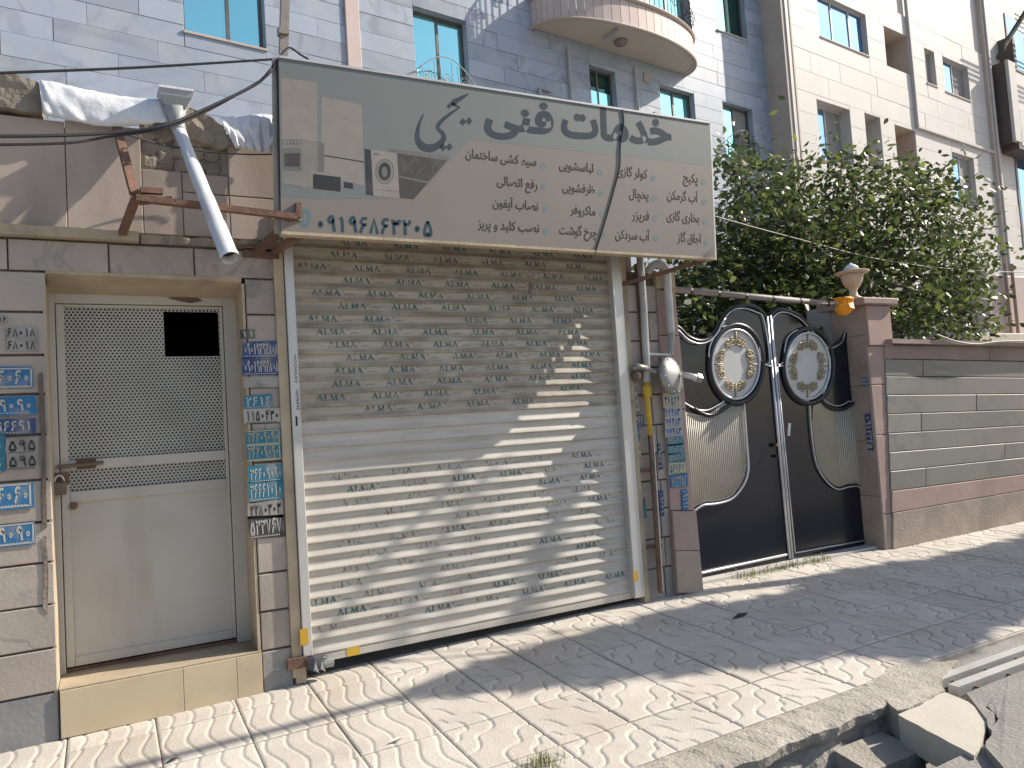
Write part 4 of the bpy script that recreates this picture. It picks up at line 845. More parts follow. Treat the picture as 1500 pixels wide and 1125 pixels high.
ob('leaf_sheet', MB().prism(leafL, YT, YT + .03), M['gateblack'], gt)
topR = cs([(376, 110), (402, 88), (440, 92), (486, 112), (524, 152), (548, 186), (575, 214), (608, 222), (640, 206), (664, 168), (678, 132)])
leafR = [c3(u, v) for u, v in topR + [(757, 962), (462, 1014)]]
ob('leaf_sheet', MB().prism(leafR, YT, YT + .03), M['gateblack'], gt)
def trim(pts, r, mat, nm, dy=.012, sm=True, closed=False, par=None):
    q = cs(pts) if sm else pts; Y = YT - dy
    return ob(nm, MB().tube([(*(lambda t: (t[0], Y, t[1]))(c3(u, v, Y)),) for u, v in q], r, 6, closed), M[mat], par or gt, True)
def rimtube(pts, r, mat, nm, dy=.012): return trim(pts, r, mat, nm, dy, False)
rimtube(topL, .024, 'gateframe', 'top_frame', .0); rimtube(topR, .024, 'gateframe', 'top_frame', .0)
rimtube([(u, v + 9) for u, v in topL[:32]], .008, 'silver', 'silver_trim', .026)
# centre posts
for u0, v0, u1, v1, r, m_ in ((366, 112, 452, 1018, .014, 'silver'), (378, 108, 462, 1018, .014, 'silver'), (372, 108, 457, 1018, .02, 'gateframe')):
    trim([(u0, v0), (u1, v1)], r, m_, 'meeting_post', .012 if m_ == 'silver' else -.005, False)
trim([(677, 132), (759, 960)], .014, 'silver', 'side_post', .012, False)
ob('hinge_stile', MB().prism([c3(u, v) for u, v in ((682, 90), (702, 90), (779, 968), (759, 968))], YT - .012, YT + .05), M['gateframe'], gt)
for cx, cy, rx, ry in ((250, 290, 88, 130), (520, 297, 82, 124)):
    E = lambda s, n=40: [(cx + rx * s * math.cos(2 * math.pi * k / n), cy + ry * s * math.sin(2 * math.pi * k / n)) for k in range(n)]
    md = ob('medallion', MB().prism([c3(u, v, YT - .02) for u, v in E(.97)], YT - .02, YT - .001), M['medallion'], gt)
    trim(E(1.0), .012, 'silver', 'medallion_ring', .03, False, True, md); trim(E(1.13), .03, 'gateframe', 'medallion_rim', .006, False, True, md)
    if cx < 300: trim([p for p in E(1.26) if p[0] < cx + 20 or p[1] < cy], .008, 'silver', 'silver_trim', .012, False) if 0 else None
    for q in range(4):
        a = q * math.pi / 2 - math.pi / 2
        trim([(cx + rx * .55 * math.cos(a), cy + ry * .55 * math.sin(a)), (cx + rx * .97 * math.cos(a), cy + ry * .97 * math.sin(a))], .007, 'scroll', 'pin', .03, False, False, md)
        for s_ in (-1, 1):
            pts = []
            for k in range(26):
                t = k / 25; ang = a + s_ * (.18 + t * .5); rad = .62 + .08 * math.sin(t * 9.4)
                pts.append((cx + rx * rad * math.cos(ang), cy + ry * rad * math.sin(ang)))
            trim(pts, .008, 'scroll', 'scroll', .03, False, False, md)
            for t_, sz in ((.2, 15), (.46, 13)):
                ang = a + s_ * t_; ox, oy = cx + rx * .66 * math.cos(ang), cy + ry * .66 * math.sin(ang)
                trim([(ox + sz * (1 - k / 20) * math.cos(k * .55 * s_ + a), oy + sz * 1.15 * (1 - k / 20) * math.sin(k * .55 * s_ + a)) for k in range(19)], .0055, 'scroll', 'scroll', .032, False, False, md)
# silver outlines
trim([(166, 192), (152, 225), (150, 265), (160, 318), (182, 372), (210, 418), (178, 446), (140, 463), (100, 458), (56, 434)], .008, 'silver', 'silver_trim', .018)
trim([(198, 150), (215, 110), (245, 86), (285, 82), (325, 95), (354, 122), (376, 276), (346, 278), (336, 220), (310, 175), (270, 146), (230, 142), (198, 152)], .007, 'silver', 'silver_trim', .018)
trim([(386, 120), (410, 98), (445, 98), (490, 120), (525, 155), (545, 180), (510, 162), (475, 165), (445, 190), (432, 240), (430, 278), (402, 280), (386, 120)], .007, 'silver', 'silver_trim', .018)
trim([(380, 298), (350, 298), (342, 360), (318, 408), (278, 434)], .007, 'silver', 'silver_trim', .018)
trim([(404, 300), (434, 300), (444, 350), (470, 400), (500, 425), (524, 432), (530, 500), (540, 600), (556, 672), (590, 728), (630, 758), (672, 750), (706, 748), (734, 768)], .008, 'silver', 'silver_trim', .018)
trim([(404, 300), (472, 995)], .007, 'silver', 'silver_trim', .018, False); trim([(472, 996), (748, 947)], .008, 'silver', 'silver_trim', .018, False); trim([(734, 768), (748, 947)], .007, 'silver', 'silver_trim', .018, False)
trim([(566, 208), (590, 226), (615, 228), (648, 206), (668, 170), (692, 404), (670, 430), (635, 446), (600, 438), (574, 414), (590, 370), (600, 310), (590, 250), (566, 208)], .007, 'silver', 'silver_trim', .018)
trim([(92, 842), (128, 818), (180, 812), (235, 794), (275, 748), (296, 690), (292, 600), (280, 436)], .011, 'silver', 'silver_trim', .02)
trim([(40, 1088), (112, 1074), (440, 1003)], .012, 'silver', 'silver_trim', .02, False)
trim([(90, 455), (150, 482), (215, 450), (240, 425)], .02, 'gateframe', 'black_border', .012); trim([(570, 425), (605, 455), (650, 458), (694, 432)], .02, 'gateframe', 'black_border', .012)
# fluted panels built as ribs
M['amber_pane'] = mk('brown_tinted_panel', (.3, .265, .2), (.24, .21, .15), 3, .18, .03, 30, rnd=0, dirt=(.42, .33, .08), damt=.5, dlo=.62, dscale=5)
def flutes(P, nm, pm='flute'):
    us = [p[0] for p in P]; sheet_ = ob(nm, MB().prism([c3(u, v, YT - .006) for u, v in P], YT - .006, YT - .001), M[pm], gt); mb = MB()
    u = min(us) + 3 + (95 if pm != 'flute' else 0)
    while u < max(us) - 2:
        vs = []
        for i in range(len(P)):
            a, b = P[i], P[(i + 1) % len(P)]
            sk = lambda p: p[0] - (p[1] - 620) * .09
            if (sk(a) > u - 0) != (sk(b) > u - 0):
                t = (u - sk(a)) / (sk(b) - sk(a)); vs.append(a[1] + (b[1] - a[1]) * t)
        vs.sort()
        if len(vs) >= 2 and vs[-1] - vs[0] > 12:
            f = lambda v: c3(u + (v - 620) * .09, v, YT - .008)
            p, q = f(vs[0] + 4), f(vs[-1] - 4); mb.tube([(p[0], YT - .008, p[1]), (q[0], YT - .008, q[1])], .007, 6)
        u += 7.2
    stuff(ob('rib', mb, M['flute'], sheet_, True))
flutes(cs([(28, 440), (60, 466), (100, 478), (150, 478), (212, 428), (272, 436)], 3) + cs([(278, 440), (286, 600), (288, 685), (268, 742), (230, 786), (180, 802), (125, 808), (60, 850)], 4), 'fluted_panel')
flutes(cs([(540, 440), (575, 432), (608, 456), (650, 458), (692, 432)], 3) + cs([(716, 640), (728, 752), (704, 738), (668, 740), (632, 748), (595, 722), (562, 672), (546, 600), (536, 510)], 4), 'fluted_panel', 'amber_pane')
for u, v, s_ in ((402, 592, .02), (408, 634, .014)): q = c3(u, v, YT - .03); ob('lock_cylinder', MB().lathe([(s_, -.02), (s_, .02)], (q[0], YT - .03, q[1]), 10, 'y'), M['brass'], gt)
q = c3(440, 535, YT - .04); ob('pull_handle', MB().tube([(q[0], YT - .06, q[1] - .06), (q[0] + .015, YT - .07, q[1] + .06)], .012, 8), M['silver'], gt)
for v in (150, 520, 880):
    a = c3(690 + (v - 90) * .088, v, YT - .02); ob('hinge', MB().tube([(a[0], YT - .03, a[1] - .06), (a[0], YT - .03, a[1] + .06)], .02, 8), M['gateframe'], gt)
p0, p1 = W(1022, 858, .16), W(1115, 838, .16); tag(ob('gate_sill', MB().box(4.35, RX0, .1, .34, .02, .105), M['stonetrim']), 'low worn concrete sill under the black gate', 'sill')
tb = thing('gate_rail', 'thin grey horizontal rail above the gate between both pillars', 'rail', W(1110, 435, .2))
ob('rail', MB().tube([W(986, 424, .2), W(1240, 447, .2)], .028, 10), M['pole'], tb, True)
for k in range(6): x = 1010 + k * 40; ob('clip', MB().tube([W(x, 424 + (x - 986) * .0905, .2), W(x + 2.5, 424 + (x + 2.5 - 986) * .0905, .2)], .032, 10), M['gateframe'], tb)
c = W(1237, 447, -.05); tag(ob('orange_bag', MB().lathe([(.0, -.09), (.05, -.085), (.085, -.03), (.07, .03), (.095, .06), (.05, .075), (0, .06)], c, 10).rough(.03, 14, 3), M['orange']), 'crumpled orange plastic bag stuck at the gate pillar top', 'bag')
lm = thing('pillar_lamp', 'cream urn shaped lamp standing on the right gate pillar', 'lamp', (RX0 + .12, .1, zt + .07))
c = W(1251, 440, .1); z0 = zt + .07; s_ = .95
ob('pedestal', MB().lathe([(0.080, 0.000), (0.080, 0.016), (0.044, 0.040), (0.036, 0.096), (0.048, 0.112)], (c.x, .1, z0), 18), M['lampstone'], lm, True)
ob('bowl', MB().lathe([(0.044, 0.108), (0.072, 0.136), (0.100, 0.200), (0.112, 0.256), (0.096, 0.264)], (c.x, .1, z0), 20), M['lampstone'], lm, True)
ob('brim', MB().lathe([(0.104, 0.260), (0.164, 0.268), (0.168, 0.280), (0.096, 0.300), (0.072, 0.304)], (c.x, .1, z0), 20), M['lampstone'], lm, True)
ob('finial', MB().lathe([(0.072, 0.304), (0.068, 0.328), (0.040, 0.352), (0.016, 0.364), (0.004, 0.376)], (c.x, .1, z0), 16), M['membrane'], lm, True)

# ================================================================== RIGHT BOUNDARY WALL
bw = thing('boundary_wall', 'long boundary wall of grey marble courses with pink base right of gate', 'wall', (9, .2, .08))
yl = [505, 525.6, 551, 578.5, 606.5, 635, 663, 691, 720.5, 753, 806]; yr = [507.5, 529.4, 553, 577, 600, 623, 647, 670, 694.5, 718, 768]
def line(i, x): a = yl[i] + (yr[i] - yl[i]) * (x - 1297) / 203; return a
ob('wall_core', MB().prism([xz(1300, 806), xz(1900, line(10, 1900)), xz(1900, line(0, 1900)), xz(1300, 505)], .03, .28), M['joint'], bw)
for i in range(10):
    mt = M['pinkdark'] if i == 0 else M['pinkstone'] if i == 8 else M['brownstone'] if i == 9 else M['wallmarble']
    x = 1296 + i * .3 + (yl[i] - 505) * .035; cuts = [x]; 
    step = [150, 60, 260][i % 3] if i < 8 else 330
    while cuts[-1] < 1850: cuts.append(cuts[-1] + R.uniform(.8, 1.2) * (step if len(cuts) == 1 else 190))
    for a, b in zip(cuts, cuts[1:]):
        q = [xz(a + .35, line(i + 1, a) - .5), xz(b - .35, line(i + 1, b) - .5), xz(b - .35, line(i, b) + .5), xz(a + .35, line(i, a) + .5)]
        j = R.uniform(-.002, .002) - (.006 if i >= 8 else 0); ob('marble_course' if 0 < i < 8 else 'stone_course', MB().quadslab(q, j, .035, .004), mt, bw)
ca, cb_ = W(1304, 500, -.06), W(1900, 516, -.06)
ob('coping', MB().add([(ca.x, -.085, ca.z - .02), (cb_.x, -.085, cb_.z - .02), (cb_.x, .36, cb_.z - .02), (ca.x, .36, ca.z - .02), (ca.x, -.085, ca.z + .025), (cb_.x, -.085, cb_.z + .025), (cb_.x, .36, cb_.z + .03), (ca.x, .36, ca.z + .03)], [(0, 3, 2, 1), (4, 5, 6, 7), (0, 1, 5, 4), (1, 2, 6, 5), (2, 3, 7, 6), (3, 0, 4, 7)]), M['pinkdark'], bw)
cable('pale wire sagging along the top of the boundary wall', [W(1372, 490, -.1), W(1400, 500, -.1), W(1430, 504, -.1), W(1470, 500, -.1), W(1560, 499, -.1)], .01, 'wire', 'loose_wire')
cable('thin pale wire strung across the tree above the gate', [W(1030, 312, .5), W(1150, 345, .9), W(1300, 382, 1.2), W(1440, 397, 1.5), W(1600, 400, 1.8)], .006, 'wire', 'strung_wire')

# ================================================================== STICKERS
def sticker(lab, x0, y0, x1, y1, mat, txt=None, tmat='tx_white', Y=-.009, border=False, lines=1, vertical=False, wt=.17):
    a, b = xz(x0, y0, Y), xz(x1, y1, Y); X0, X1, Z0, Z1 = a[0], b[0], b[1], a[1]; rr = random.Random(int(x0 * 7 + y0))
    d = (Z1 - Z0) * .06; P = [(X0 + rr.uniform(-d, d), Z0 + rr.uniform(-d, d)), (X1 + rr.uniform(-d, d), Z0 + rr.uniform(-d, d)), (X1 + rr.uniform(-d, d), Z1 + rr.uniform(-d, d)), (X0 + rr.uniform(-d, d), Z1 + rr.uniform(-d, d))]
    root = tag(ob('sticker', MB().prism(P, Y - .001, Y + .003), M[mat]), lab, 'sticker')
    if border:
        mb = MB(); e = (Z1 - Z0) * .07
        for q in (rect(X0 + e * .4, X1 - e * .4, Z1 - e * 1.4, Z1 - e * .5), rect(X0 + e * .4, X1 - e * .4, Z0 + e * .5, Z0 + e * 1.4), rect(X1 - e * 1.6, X1 - e * .6, Z0 + e, Z1 - e)): mb.add([(x, Y - .0018, z) for x, z in q], [(0, 1, 2, 3)])
        stuff(ob('border', mb, M[tmat], root))
    if txt:
        H = (Z1 - Z0) / lines
        for k in range(lines):
            mb = MB(); zb = Z1 - (k + 1) * H
            if vertical: fn = lambda s, t: (X0 + (X1 - X0) * (.12 + .76 * t), Y - .0022, Z1 - (Z1 - Z0) * (.05 + .9 * s))
            else: fn = lambda s, t, zb=zb, H=H: (X0 + (X1 - X0) * (.05 + .9 * s), Y - .0022, zb + H * (.2 + .62 * t))
            digits(mb, txt, fn, wt); ob('number', mb, M[tmat], root)
            if not vertical and H > .08:
                m2 = MB()
                for q in range(14): u_ = X0 + (X1 - X0) * (.06 + .06 * q); m2.add([(u_, Y - .0021, zb + H * .07), (u_ + (X1 - X0) * .04, Y - .0021, zb + H * .07), (u_ + (X1 - X0) * .035, Y - .0021, zb + H * .13), (u_, Y - .0021, zb + H * .13)], [(0, 1, 2, 3)])
                stuff(ob('small_print', m2, M[tmat], root))
sticker('small grey worn sticker at the left edge above the stencilled one', -10, 463, 11, 474, 'st_grey', '614', 'tx_black')
sticker('dirty pale sheet with two rows of black figures, left of the door', 7, 478, 55, 515, 'st_grey', '68018', 'tx_black', lines=2)
sticker('light blue phone sticker ending 6060, topmost in the column left of door', -34, 539, 49, 568, 'st_blue', '206060', border=True)
sticker('blue phone sticker ending 9090, directly above the narrow dark blue one', -34, 583, 53, 606, 'st_blue', '209090')
sticker('narrow blue sticker of small figures left of the door', -34, 616, 52, 634, 'st_navy', '3796691')
sticker('torn pale poster with black scribbled figures left of the door', 9, 643, 57, 686, 'st_grey', '595', 'tx_black', lines=2)
sticker('tall blue sticker cut by the left edge beside the torn pale poster', -34, 641, 6, 693, 'st_teal', '2090', lines=2)
sticker('light blue phone sticker ending 6060, below the torn pale poster', -34, 712, 48, 742, 'st_blue', '206060', border=True)
sticker('lowest blue phone sticker ending 9090, left of the door', -34, 772, 52, 796, 'st_blue', '209090', border=True)
sticker('upper of two dark blue phone stickers right of the door', 354, 500, 410, 523.5, 'st_navy', '09019494808', wt=.24)
sticker('lower of two dark blue phone stickers right of the door', 354, 525.5, 411, 549, 'st_navy', '09019494808', wt=.24)
sticker('torn grimy paper remnant below the dark blue pair right of door', 356, 552, 411, 567, 'st_grey')
sticker('half torn blue and white sticker between door and shutter', 357, 579, 400, 597, 'st_teal', '2616', lines=1)
sticker('dirty white scribbled paper under the half torn blue sticker', 357, 599, 412, 619, 'st_white', '1150430', 'tx_black')
sticker('upper blue sticker with cream figures 36209090 right of the door', 360, 631, 411, 650, 'st_teal', '36209090', 'tx_cream', border=True)
sticker('lower blue sticker with cream figures 36209090 right of the door', 360, 652, 412, 673, 'st_teal', '36209090', 'tx_cream', border=True)
sticker('blue sticker reading 36609090 near the shutter frame', 363, 684, 416, 704, 'st_teal', '36609090')
sticker('blue sticker reading 36661010 just above the grey stencilled paper', 363, 706, 416, 731, 'st_teal', '36661010')
sticker('grey paper with stencilled black figures above the black sticker', 363, 737, 415, 756, 'st_grey', '2280303', 'tx_black')
sticker('black sticker with large white figures 3767 right of the door', 363, 758, 416, 785, 'st_black', '533767')
sticker('small dark worn sticker high on the stone right of the door', 352, 482, 374, 496, 'st_black', '11', 'tx_white')
sticker('white paper of dense black print beside the gas valve', 918, 553, 935, 600, 'st_white', '2848', 'tx_black', lines=4)
sticker('dark blue sticker between shutter and yellow gas pipe', 921, 608, 944, 626, 'st_navy', '09364')
sticker('narrow blue white sticker under the dark blue one by the shutter', 923, 628, 937, 648, 'st_blue', '248', lines=2)
sticker('cream sticker with black figures beside the brown gas pipe', 925, 650, 940, 677, 'st_cream', '248', 'tx_black', lines=2)
sticker('torn white paper strip low beside the shutter rail', 927, 686, 937, 721, 'st_white', '18436', 'tx_black', vertical=True)
sticker('grey white paper just above the cyan sticker by the shutter', 930, 727, 947, 737.5, 'st_white', '845', 'tx_black')
sticker('small plain cyan sticker low beside the shutter rail', 931, 739, 947, 758, 'st_teal')
sticker('upper vertical blue strip sticker right of the brown pipe', 962, 650, 970, 688, 'st_navy', '09361', vertical=True)
sticker('lower vertical blue strip sticker right of the brown pipe', 966, 719, 973, 754, 'st_navy', '09361', vertical=True)
YP = -.03
sticker('yellowish sticker directly under the regulator on the pillar', 971, 578, 998, 595, 'st_cream', '36524', 'tx_blue', YP)
sticker('large white sheet with rows of blue figures on the pillar', 972, 597, 1000, 638, 'st_white', '76483', 'tx_blue', YP, lines=3, wt=.22)
for k, y in enumerate((640, 652, 665)):
    sticker(('uppermost', 'middle', 'lowest')[k] + ' of three small blue stickers with cream figures on the pillar', 976 + k, y, 1002 + k * .6, y + 11.5, 'st_teal', '2280303', 'tx_cream', YP)
sticker('cream sticker with blue figures below three small blue ones on pillar', 979, 678.5, 1004, 693, 'st_cream', '56767', 'tx_blue', YP)
sticker('bright blue sticker with white figures low on the pillar', 981, 696, 1008, 712, 'st_blue', '123456', 'tx_white', YP)
sticker('vertical blue sticker at the lower right of the pillar', 998, 716, 1009, 746, 'st_blue', '09191', 'tx_white', YP, vertical=True)
def sidest(lab, x0, y0, x1, y1, mat, txt):
    X = RX0 - .015; P = [WX(x0, y1, X), WX(x1, y1, X), WX(x1, y0, X), WX(x0, y0, X)]
    Y0, Y1 = P[0].y, P[1].y; Z0, Z1 = P[0].z, P[3].z
    root = tag(ob('sticker', MB().box(X - .001, X + .002, min(Y0, Y1), max(Y0, Y1), Z0, Z1), M[mat]), lab, 'sticker')
    mb = MB(); digits(mb, txt, lambda s, t: (X - .002, max(Y0, Y1) + (min(Y0, Y1) - max(Y0, Y1)) * (.1 + .8 * t), Z1 - (Z1 - Z0) * (.05 + .9 * s)), .2); ob('number', mb, M['tx_white'], root)
sidest('tall blue strip sticker inside the right gate pillar reveal', 1271, 606, 1280, 660, 'st_navy', '0912345')
sidest('small blue white sticker high on the right gate pillar reveal', 1264, 553, 1271, 566, 'st_blue', '12')

# ================================================================== APARTMENT BUILDINGS
def apt(name, label, off, u_loc):
    o = thing(name, label, 'building', AO + AN * off); o.rotation_euler = (0, 0, TH); return o
def facade(root, u0, u1, z0, z1, holes, ch, sw, mat, depth=.05, dens_z=None, nm='marble_slab', core_mat=None, gap=.004, deep=6):
    """slab courses with openings; local x = along the front, y = into the building"""
    row = 0; z = z0
    while z < z1 - .02:
        zt_ = min(z + ch, z1); cuts = sorted({u0, u1} | {c for h in holes for c in (h[0], h[1])}); iv = []
        for a, b in zip(cuts, cuts[1:]):
            zz = [(z, zt_)]
            for h in holes:
                if h[0] <= a + 1e-6 and h[1] >= b - 1e-6:
                    nz = []
                    for c, d in zz:
                        if h[2] >= d or h[3] <= c: nz.append((c, d)); continue
                        if h[2] > c: nz.append((c, h[2]))
                        if h[3] < d: nz.append((h[3], d))
                    zz = nz
            iv.append((a, b, zz))
        mg = []
        for a, b, zz in iv:
            if mg and mg[-1][2] == zz: mg[-1] = (mg[-1][0], b, zz)
            else: mg.append((a, b, zz))
        for a, b, zz in mg:
            for c, d in zz:
                if d - c < .03: continue
                x = a; first = True
                while x < b - .01:
                    st_ = sw * R.uniform(.75, 1.2) * (.5 + .5 * (row % 2) if first else 1); nx_ = x + st_; first = False
                    if b - nx_ < sw * .35: nx_ = b
                    j = R.uniform(-.004, .004)
                    ob(nm, MB().slab(x + gap / 2, nx_ - gap / 2, j, depth, c + gap / 2, d - gap / 2, .004), mat, root, local=True); x = nx_
        z += ch; row += 1
    # core behind with the same openings
    cuts = sorted({u0, u1} | {c for h in holes for c in (h[0], h[1])}); mb = MB()
    for a, b in zip(cuts, cuts[1:]):
        segs = [(-.5, z1 + 3)]
        for h in holes:
            if h[0] <= a + 1e-6 and h[1] >= b - 1e-6:
                segs = [s_ for c, d in segs for s_ in (((c, min(d, h[2])), (max(c, h[3]), d)) if not (h[2] >= d or h[3] <= c) else ((c, d),)) if s_[1] - s_[0] > .01]
        for c, d in segs: mb.box(a, b, depth - .01, .5, c, d)
    mb.box(u0 - .0, u1, deep - .3, deep, -.5, z1 + 3); mb.box(u0, u0 + .3, .5, deep - .3, -.5, z1 + 3); mb.box(u1 - .3, u1, .5, deep - .3, -.5, z1 + 3); mb.box(u0 + .3, u1 - .3, .5, deep - .3, z1 + 2.8, z1 + 3)
    ob('wall_core', mb, core_mat or M['stonetrim'], root, local=True)
def win(root, u0, u1, z0, z1, glass, frame, split=(.5,), rec=.16, panes=None, sill=True, fw=.05):
    fm = MB()
    y0, y1 = rec, rec + .06
    fm.box(u0, u0 + fw, y0, y1, z0, z1); fm.box(u1 - fw, u1, y0, y1, z0, z1); fm.box(u0 + fw, u1 - fw, y0, y1, z0, z0 + fw); fm.box(u0 + fw, u1 - fw, y0, y1, z1 - fw, z1)
    f = ob('window', fm, M[frame], root, local=True); xs_ = [u0 + fw] + [u0 + (u1 - u0) * s_ for s_ in split] + [u1 - fw]
    for k, s_ in enumerate(split): x = u0 + (u1 - u0) * s_; ob('mullion', MB().box(x - .03, x + .03, y0 + .005, y1 + .005, z0 + fw, z1 - fw), M[frame], f)
    for k, (a, b) in enumerate(zip(xs_, xs_[1:])):
        g = (panes[k] if panes else glass); dy = .012 * (k % 2); t_ = R.uniform(-.006, .006)
        ob('pane', MB().add([(a, y0 + .02 + dy + t_, z0 + fw), (b, y0 + .02 + dy - t_, z0 + fw), (b, y0 + .02 + dy - t_ + .008, z1 - fw), (a, y0 + .02 + dy + t_ + .008, z1 - fw)], [(0, 1, 2, 3)]), M[g], f)
    if sill: ob('sill', MB().slab(u0 - .02, u1 + .02, -.03, rec, z0 - .045, z0 - .002, .004), M['beigestone'], f)
    return f
def room(root, u0, u1, z0, z1, y0, y1, mat):
    u0 += .005; u1 -= .005; z0 += .005; z1 -= .005; ob('recess', MB().add([(u0, y0, z0), (u1, y0, z0), (u1, y1, z0), (u0, y1, z0), (u0, y0, z1), (u1, y0, z1), (u1, y1, z1), (u0, y1, z1)], [(0, 1, 2, 3), (7, 6, 5, 4), (1, 5, 6, 2), (0, 3, 7, 4), (2, 6, 7, 3)]), M[mat], root, local=True)
def railing(root, u0, u1, z0, z1, y, mat='winwhite', scroll=True):
    r = ob('window_railing', MB().tube([(u0, y, z0), (u0, y, z1 * .6 + z0 * .4), *[(u0 + (u1 - u0) * k / 10, y - .06 * math.sin(math.pi * k / 10), z1 * .6 + z0 * .4 + (z1 - z0) * .4 * math.sin(math.pi * k / 10)) for k in range(11)], (u1, y, z0)], .012, 5), M[mat], root, True, local=True)
    ob('lower_rail', MB().bar((u0, y, z0 + .04), (u1, y, z0 + .04), .018, .018), M[mat], r)
    for k in range(1, 10):
        x = u0 + (u1 - u0) * k / 10
        if k in (2, 5, 8) and scroll:
            cz = z0 + (z1 - z0) * .5; ob('scroll', MB().tube([(x + .11 * (1 - q / 26) * math.cos(q * .5), y - .03, cz + .16 * (1 - q / 26) * math.sin(q * .5)) for q in range(24)], .009, 4), M[mat], r)
        else: ob('baluster', MB().tube([(x, y, z0), (x, y - .05, z0 + (z1 - z0) * .45), (x, y, z0 + (z1 - z0) * (.6 + .35 * math.sin(math.pi * k / 10)))], .009, 4), M[mat], r)
blue = apt('apartment_block', 'blue grey marble apartment block with cyan windows behind the shop', 0, 0)
def wr(TLp, BRp, off=0.0): a, b = A(*TLp, off), A(*BRp, off); return (a[0], b[0], b[1], a[1])
W1 = (-13.21, -11.87, 8.336, 9.9); W2 = (-8.923, -7.683, 7.75, 9.925); W3 = (-4.349, -3.545, 8.6, 9.75); W4 = (-2.041, -.787, 8.5, 9.78); W5 = (.335, 1.576, 8.25, 9.811); W6 = (.373, 1.641, 11.803, 13.4)
W7 = (-2.1, -.714, 11.0, 13.3); W8 = (-2.05, -.8, 4.3, 6.1); W9 = (.335, 1.576, 4.9, 6.4)
u1b = A(1126, 50)[0]
facade(blue, -16.5, u1b, 5.9, 13.6, [W1, W2, W3, W4, W5, W6, W7], .36, 1.6, M['bluemarble'], core_mat=M['bluemarble'])
win(blue, *W1, 'cyan', 'winframe', (.56,)); win(blue, *W2, 'cyan', 'winframe', (.5,)); win(blue, *W3, 'darkglass', 'winframe', (.45,), panes=None); win(blue, *W4, 'cyan', 'winframe', (.5,)); win(blue, *W5, 'cyan', 'winframe', (.5,), panes=['cyan', 'curtain']); win(blue, *W6, 'cyan', 'winframe', (.5,), panes=['cyan', 'darkglass']); win(blue, *W7, 'cyan', 'winframe', (.5,))
ob('lower_pane', MB().add([(W3[0] + .05, .165, W3[2]), (W3[1] - .05, .165, W3[2]), (W3[1] - .05, .168, W3[3] - .5), (W3[0] + .05, .168, W3[3] - .5)], [(0, 1, 2, 3)]), M['cyan'], blue, local=True)
railing(blue, W2[0] - .05, W2[1] + .05, 8.0, 8.95, -.1); railing(blue, W5[0] - .03, W5[1] + .03, 8.3, 9.05, -.1, 'winframe')
for u, wdt, mt in ((-10.37, .28, 'pinkclad'), (-16.0, .2, 'pinkclad')): ob('pilaster', MB().slab(u, u + wdt, -.04, .0, 5.9, 13.6, .01), M[mt], blue, local=True)
ob('drain_pipe', MB().tube([(-5.0, -.05, 7), (-5.0, -.05, 10.0)], .03, 8), M['winwhite'], blue, local=True); ob('drain_pipe', MB().tube([(-2.9, -.05, 7), (-2.9, -.05, 10.0)], .03, 8), M['winwhite'], blue, local=True)
ob('stub_pipe', MB().tube([(-5.9, -.05, 8.2), (-5.9, -.05, 8.85), (-5.55, -.05, 8.85)], .03, 8), M['winwhite'], blue, local=True); ob('meter_box', MB().slab(-6.3, -6.05, -.12, 0, 8.15, 8.5, .01), M['winframe'], blue, local=True)
ob('vent_grille', MB().slab(-2.6, -2.4, -.03, 0, 9.72, 9.95, .01), M['beigestone'], blue, local=True); ob('vent_grille', MB().slab(-2.35, -2.2, -.05, 0, 8.8, 9.0, .01), M['winframe'], blue, local=True)
# rounded balcony
b0, b1, bz, bd = -5.97, -1.1, 10.2, 1.12
def bc(t, s=1.0): return ((b0 + b1) / 2 - (b1 - b0) / 2 * s * math.cos(math.pi * t), -bd * s * math.sin(math.pi * t) ** .8)
N_ = 30; mb = MB(); pts = [bc(k / N_, .985) for k in range(N_ + 1)]
bal = ob('balcony', MB().prismz(pts, bz + .03, bz + .22), M['soffit'], blue, local=True)
for k in range(N_):
    a, b = bc((k + .03) / N_), bc((k + .97) / N_); ob('cladding_panel', MB().add([(a[0], a[1], bz), (b[0], b[1], bz), (b[0], b[1], bz + .62), (a[0], a[1], bz + .62), (a[0] * .98 + -.07, a[1] * .95, bz), (b[0] * .98 - .07, b[1] * .95, bz), (b[0] * .98 - .07, b[1] * .95, bz + .62), (a[0] * .98 - .07, a[1] * .95, bz + .62)], [(0, 1, 2, 3), (7, 6, 5, 4), (0, 4, 5, 1), (3, 2, 6, 7), (1, 5, 6, 2), (0, 3, 7, 4)]), M['pinkclad'], bal)
ob('rim', MB().tube([(x, y, bz + .0) for x, y in [bc(k / 40, 1.015) for k in range(41)]], .035, 6), M['beigestone'], bal); ob('coping', MB().tube([(x, y, bz + .64) for x, y in [bc(k / 40, 1.01) for k in range(41)]], .05, 6), M['beigestone'], bal)
for k in range(1, 46):
    x, y = bc(k / 46, .99); ob('baluster', MB().tube([(x, y, bz + .66), (x, y, bz + 1.5)], .011, 4), M['winframe'], bal)
    if k % 3 == 0: ob('scroll', MB().tube([(x + .14 * (1 - q / 24) * math.cos(q * .55), y - .02, bz + 1.1 + .2 * (1 - q / 24) * math.sin(q * .55)) for q in range(22)], .011, 4), M['winframe'], bal)
ob('handrail', MB().tube([(x, y, bz + 1.5) for x, y in [bc(k / 40, .99) for k in range(41)]], .022, 6), M['winframe'], bal)
ul, zl_ = A(912, 68, .55); ob('ceiling_lamp', MB().lathe([(.16, .0), (.16, -.05), (.11, -.1), (.03, -.12)], (ul, -.5, bz + .03), 14), M['pole'], bal)
ob('drain_stub', MB().tube([(-4.2, -.4, bz + .02), (-4.25, -.9, bz - .02)], .05, 8), M['greymetal'], bal)

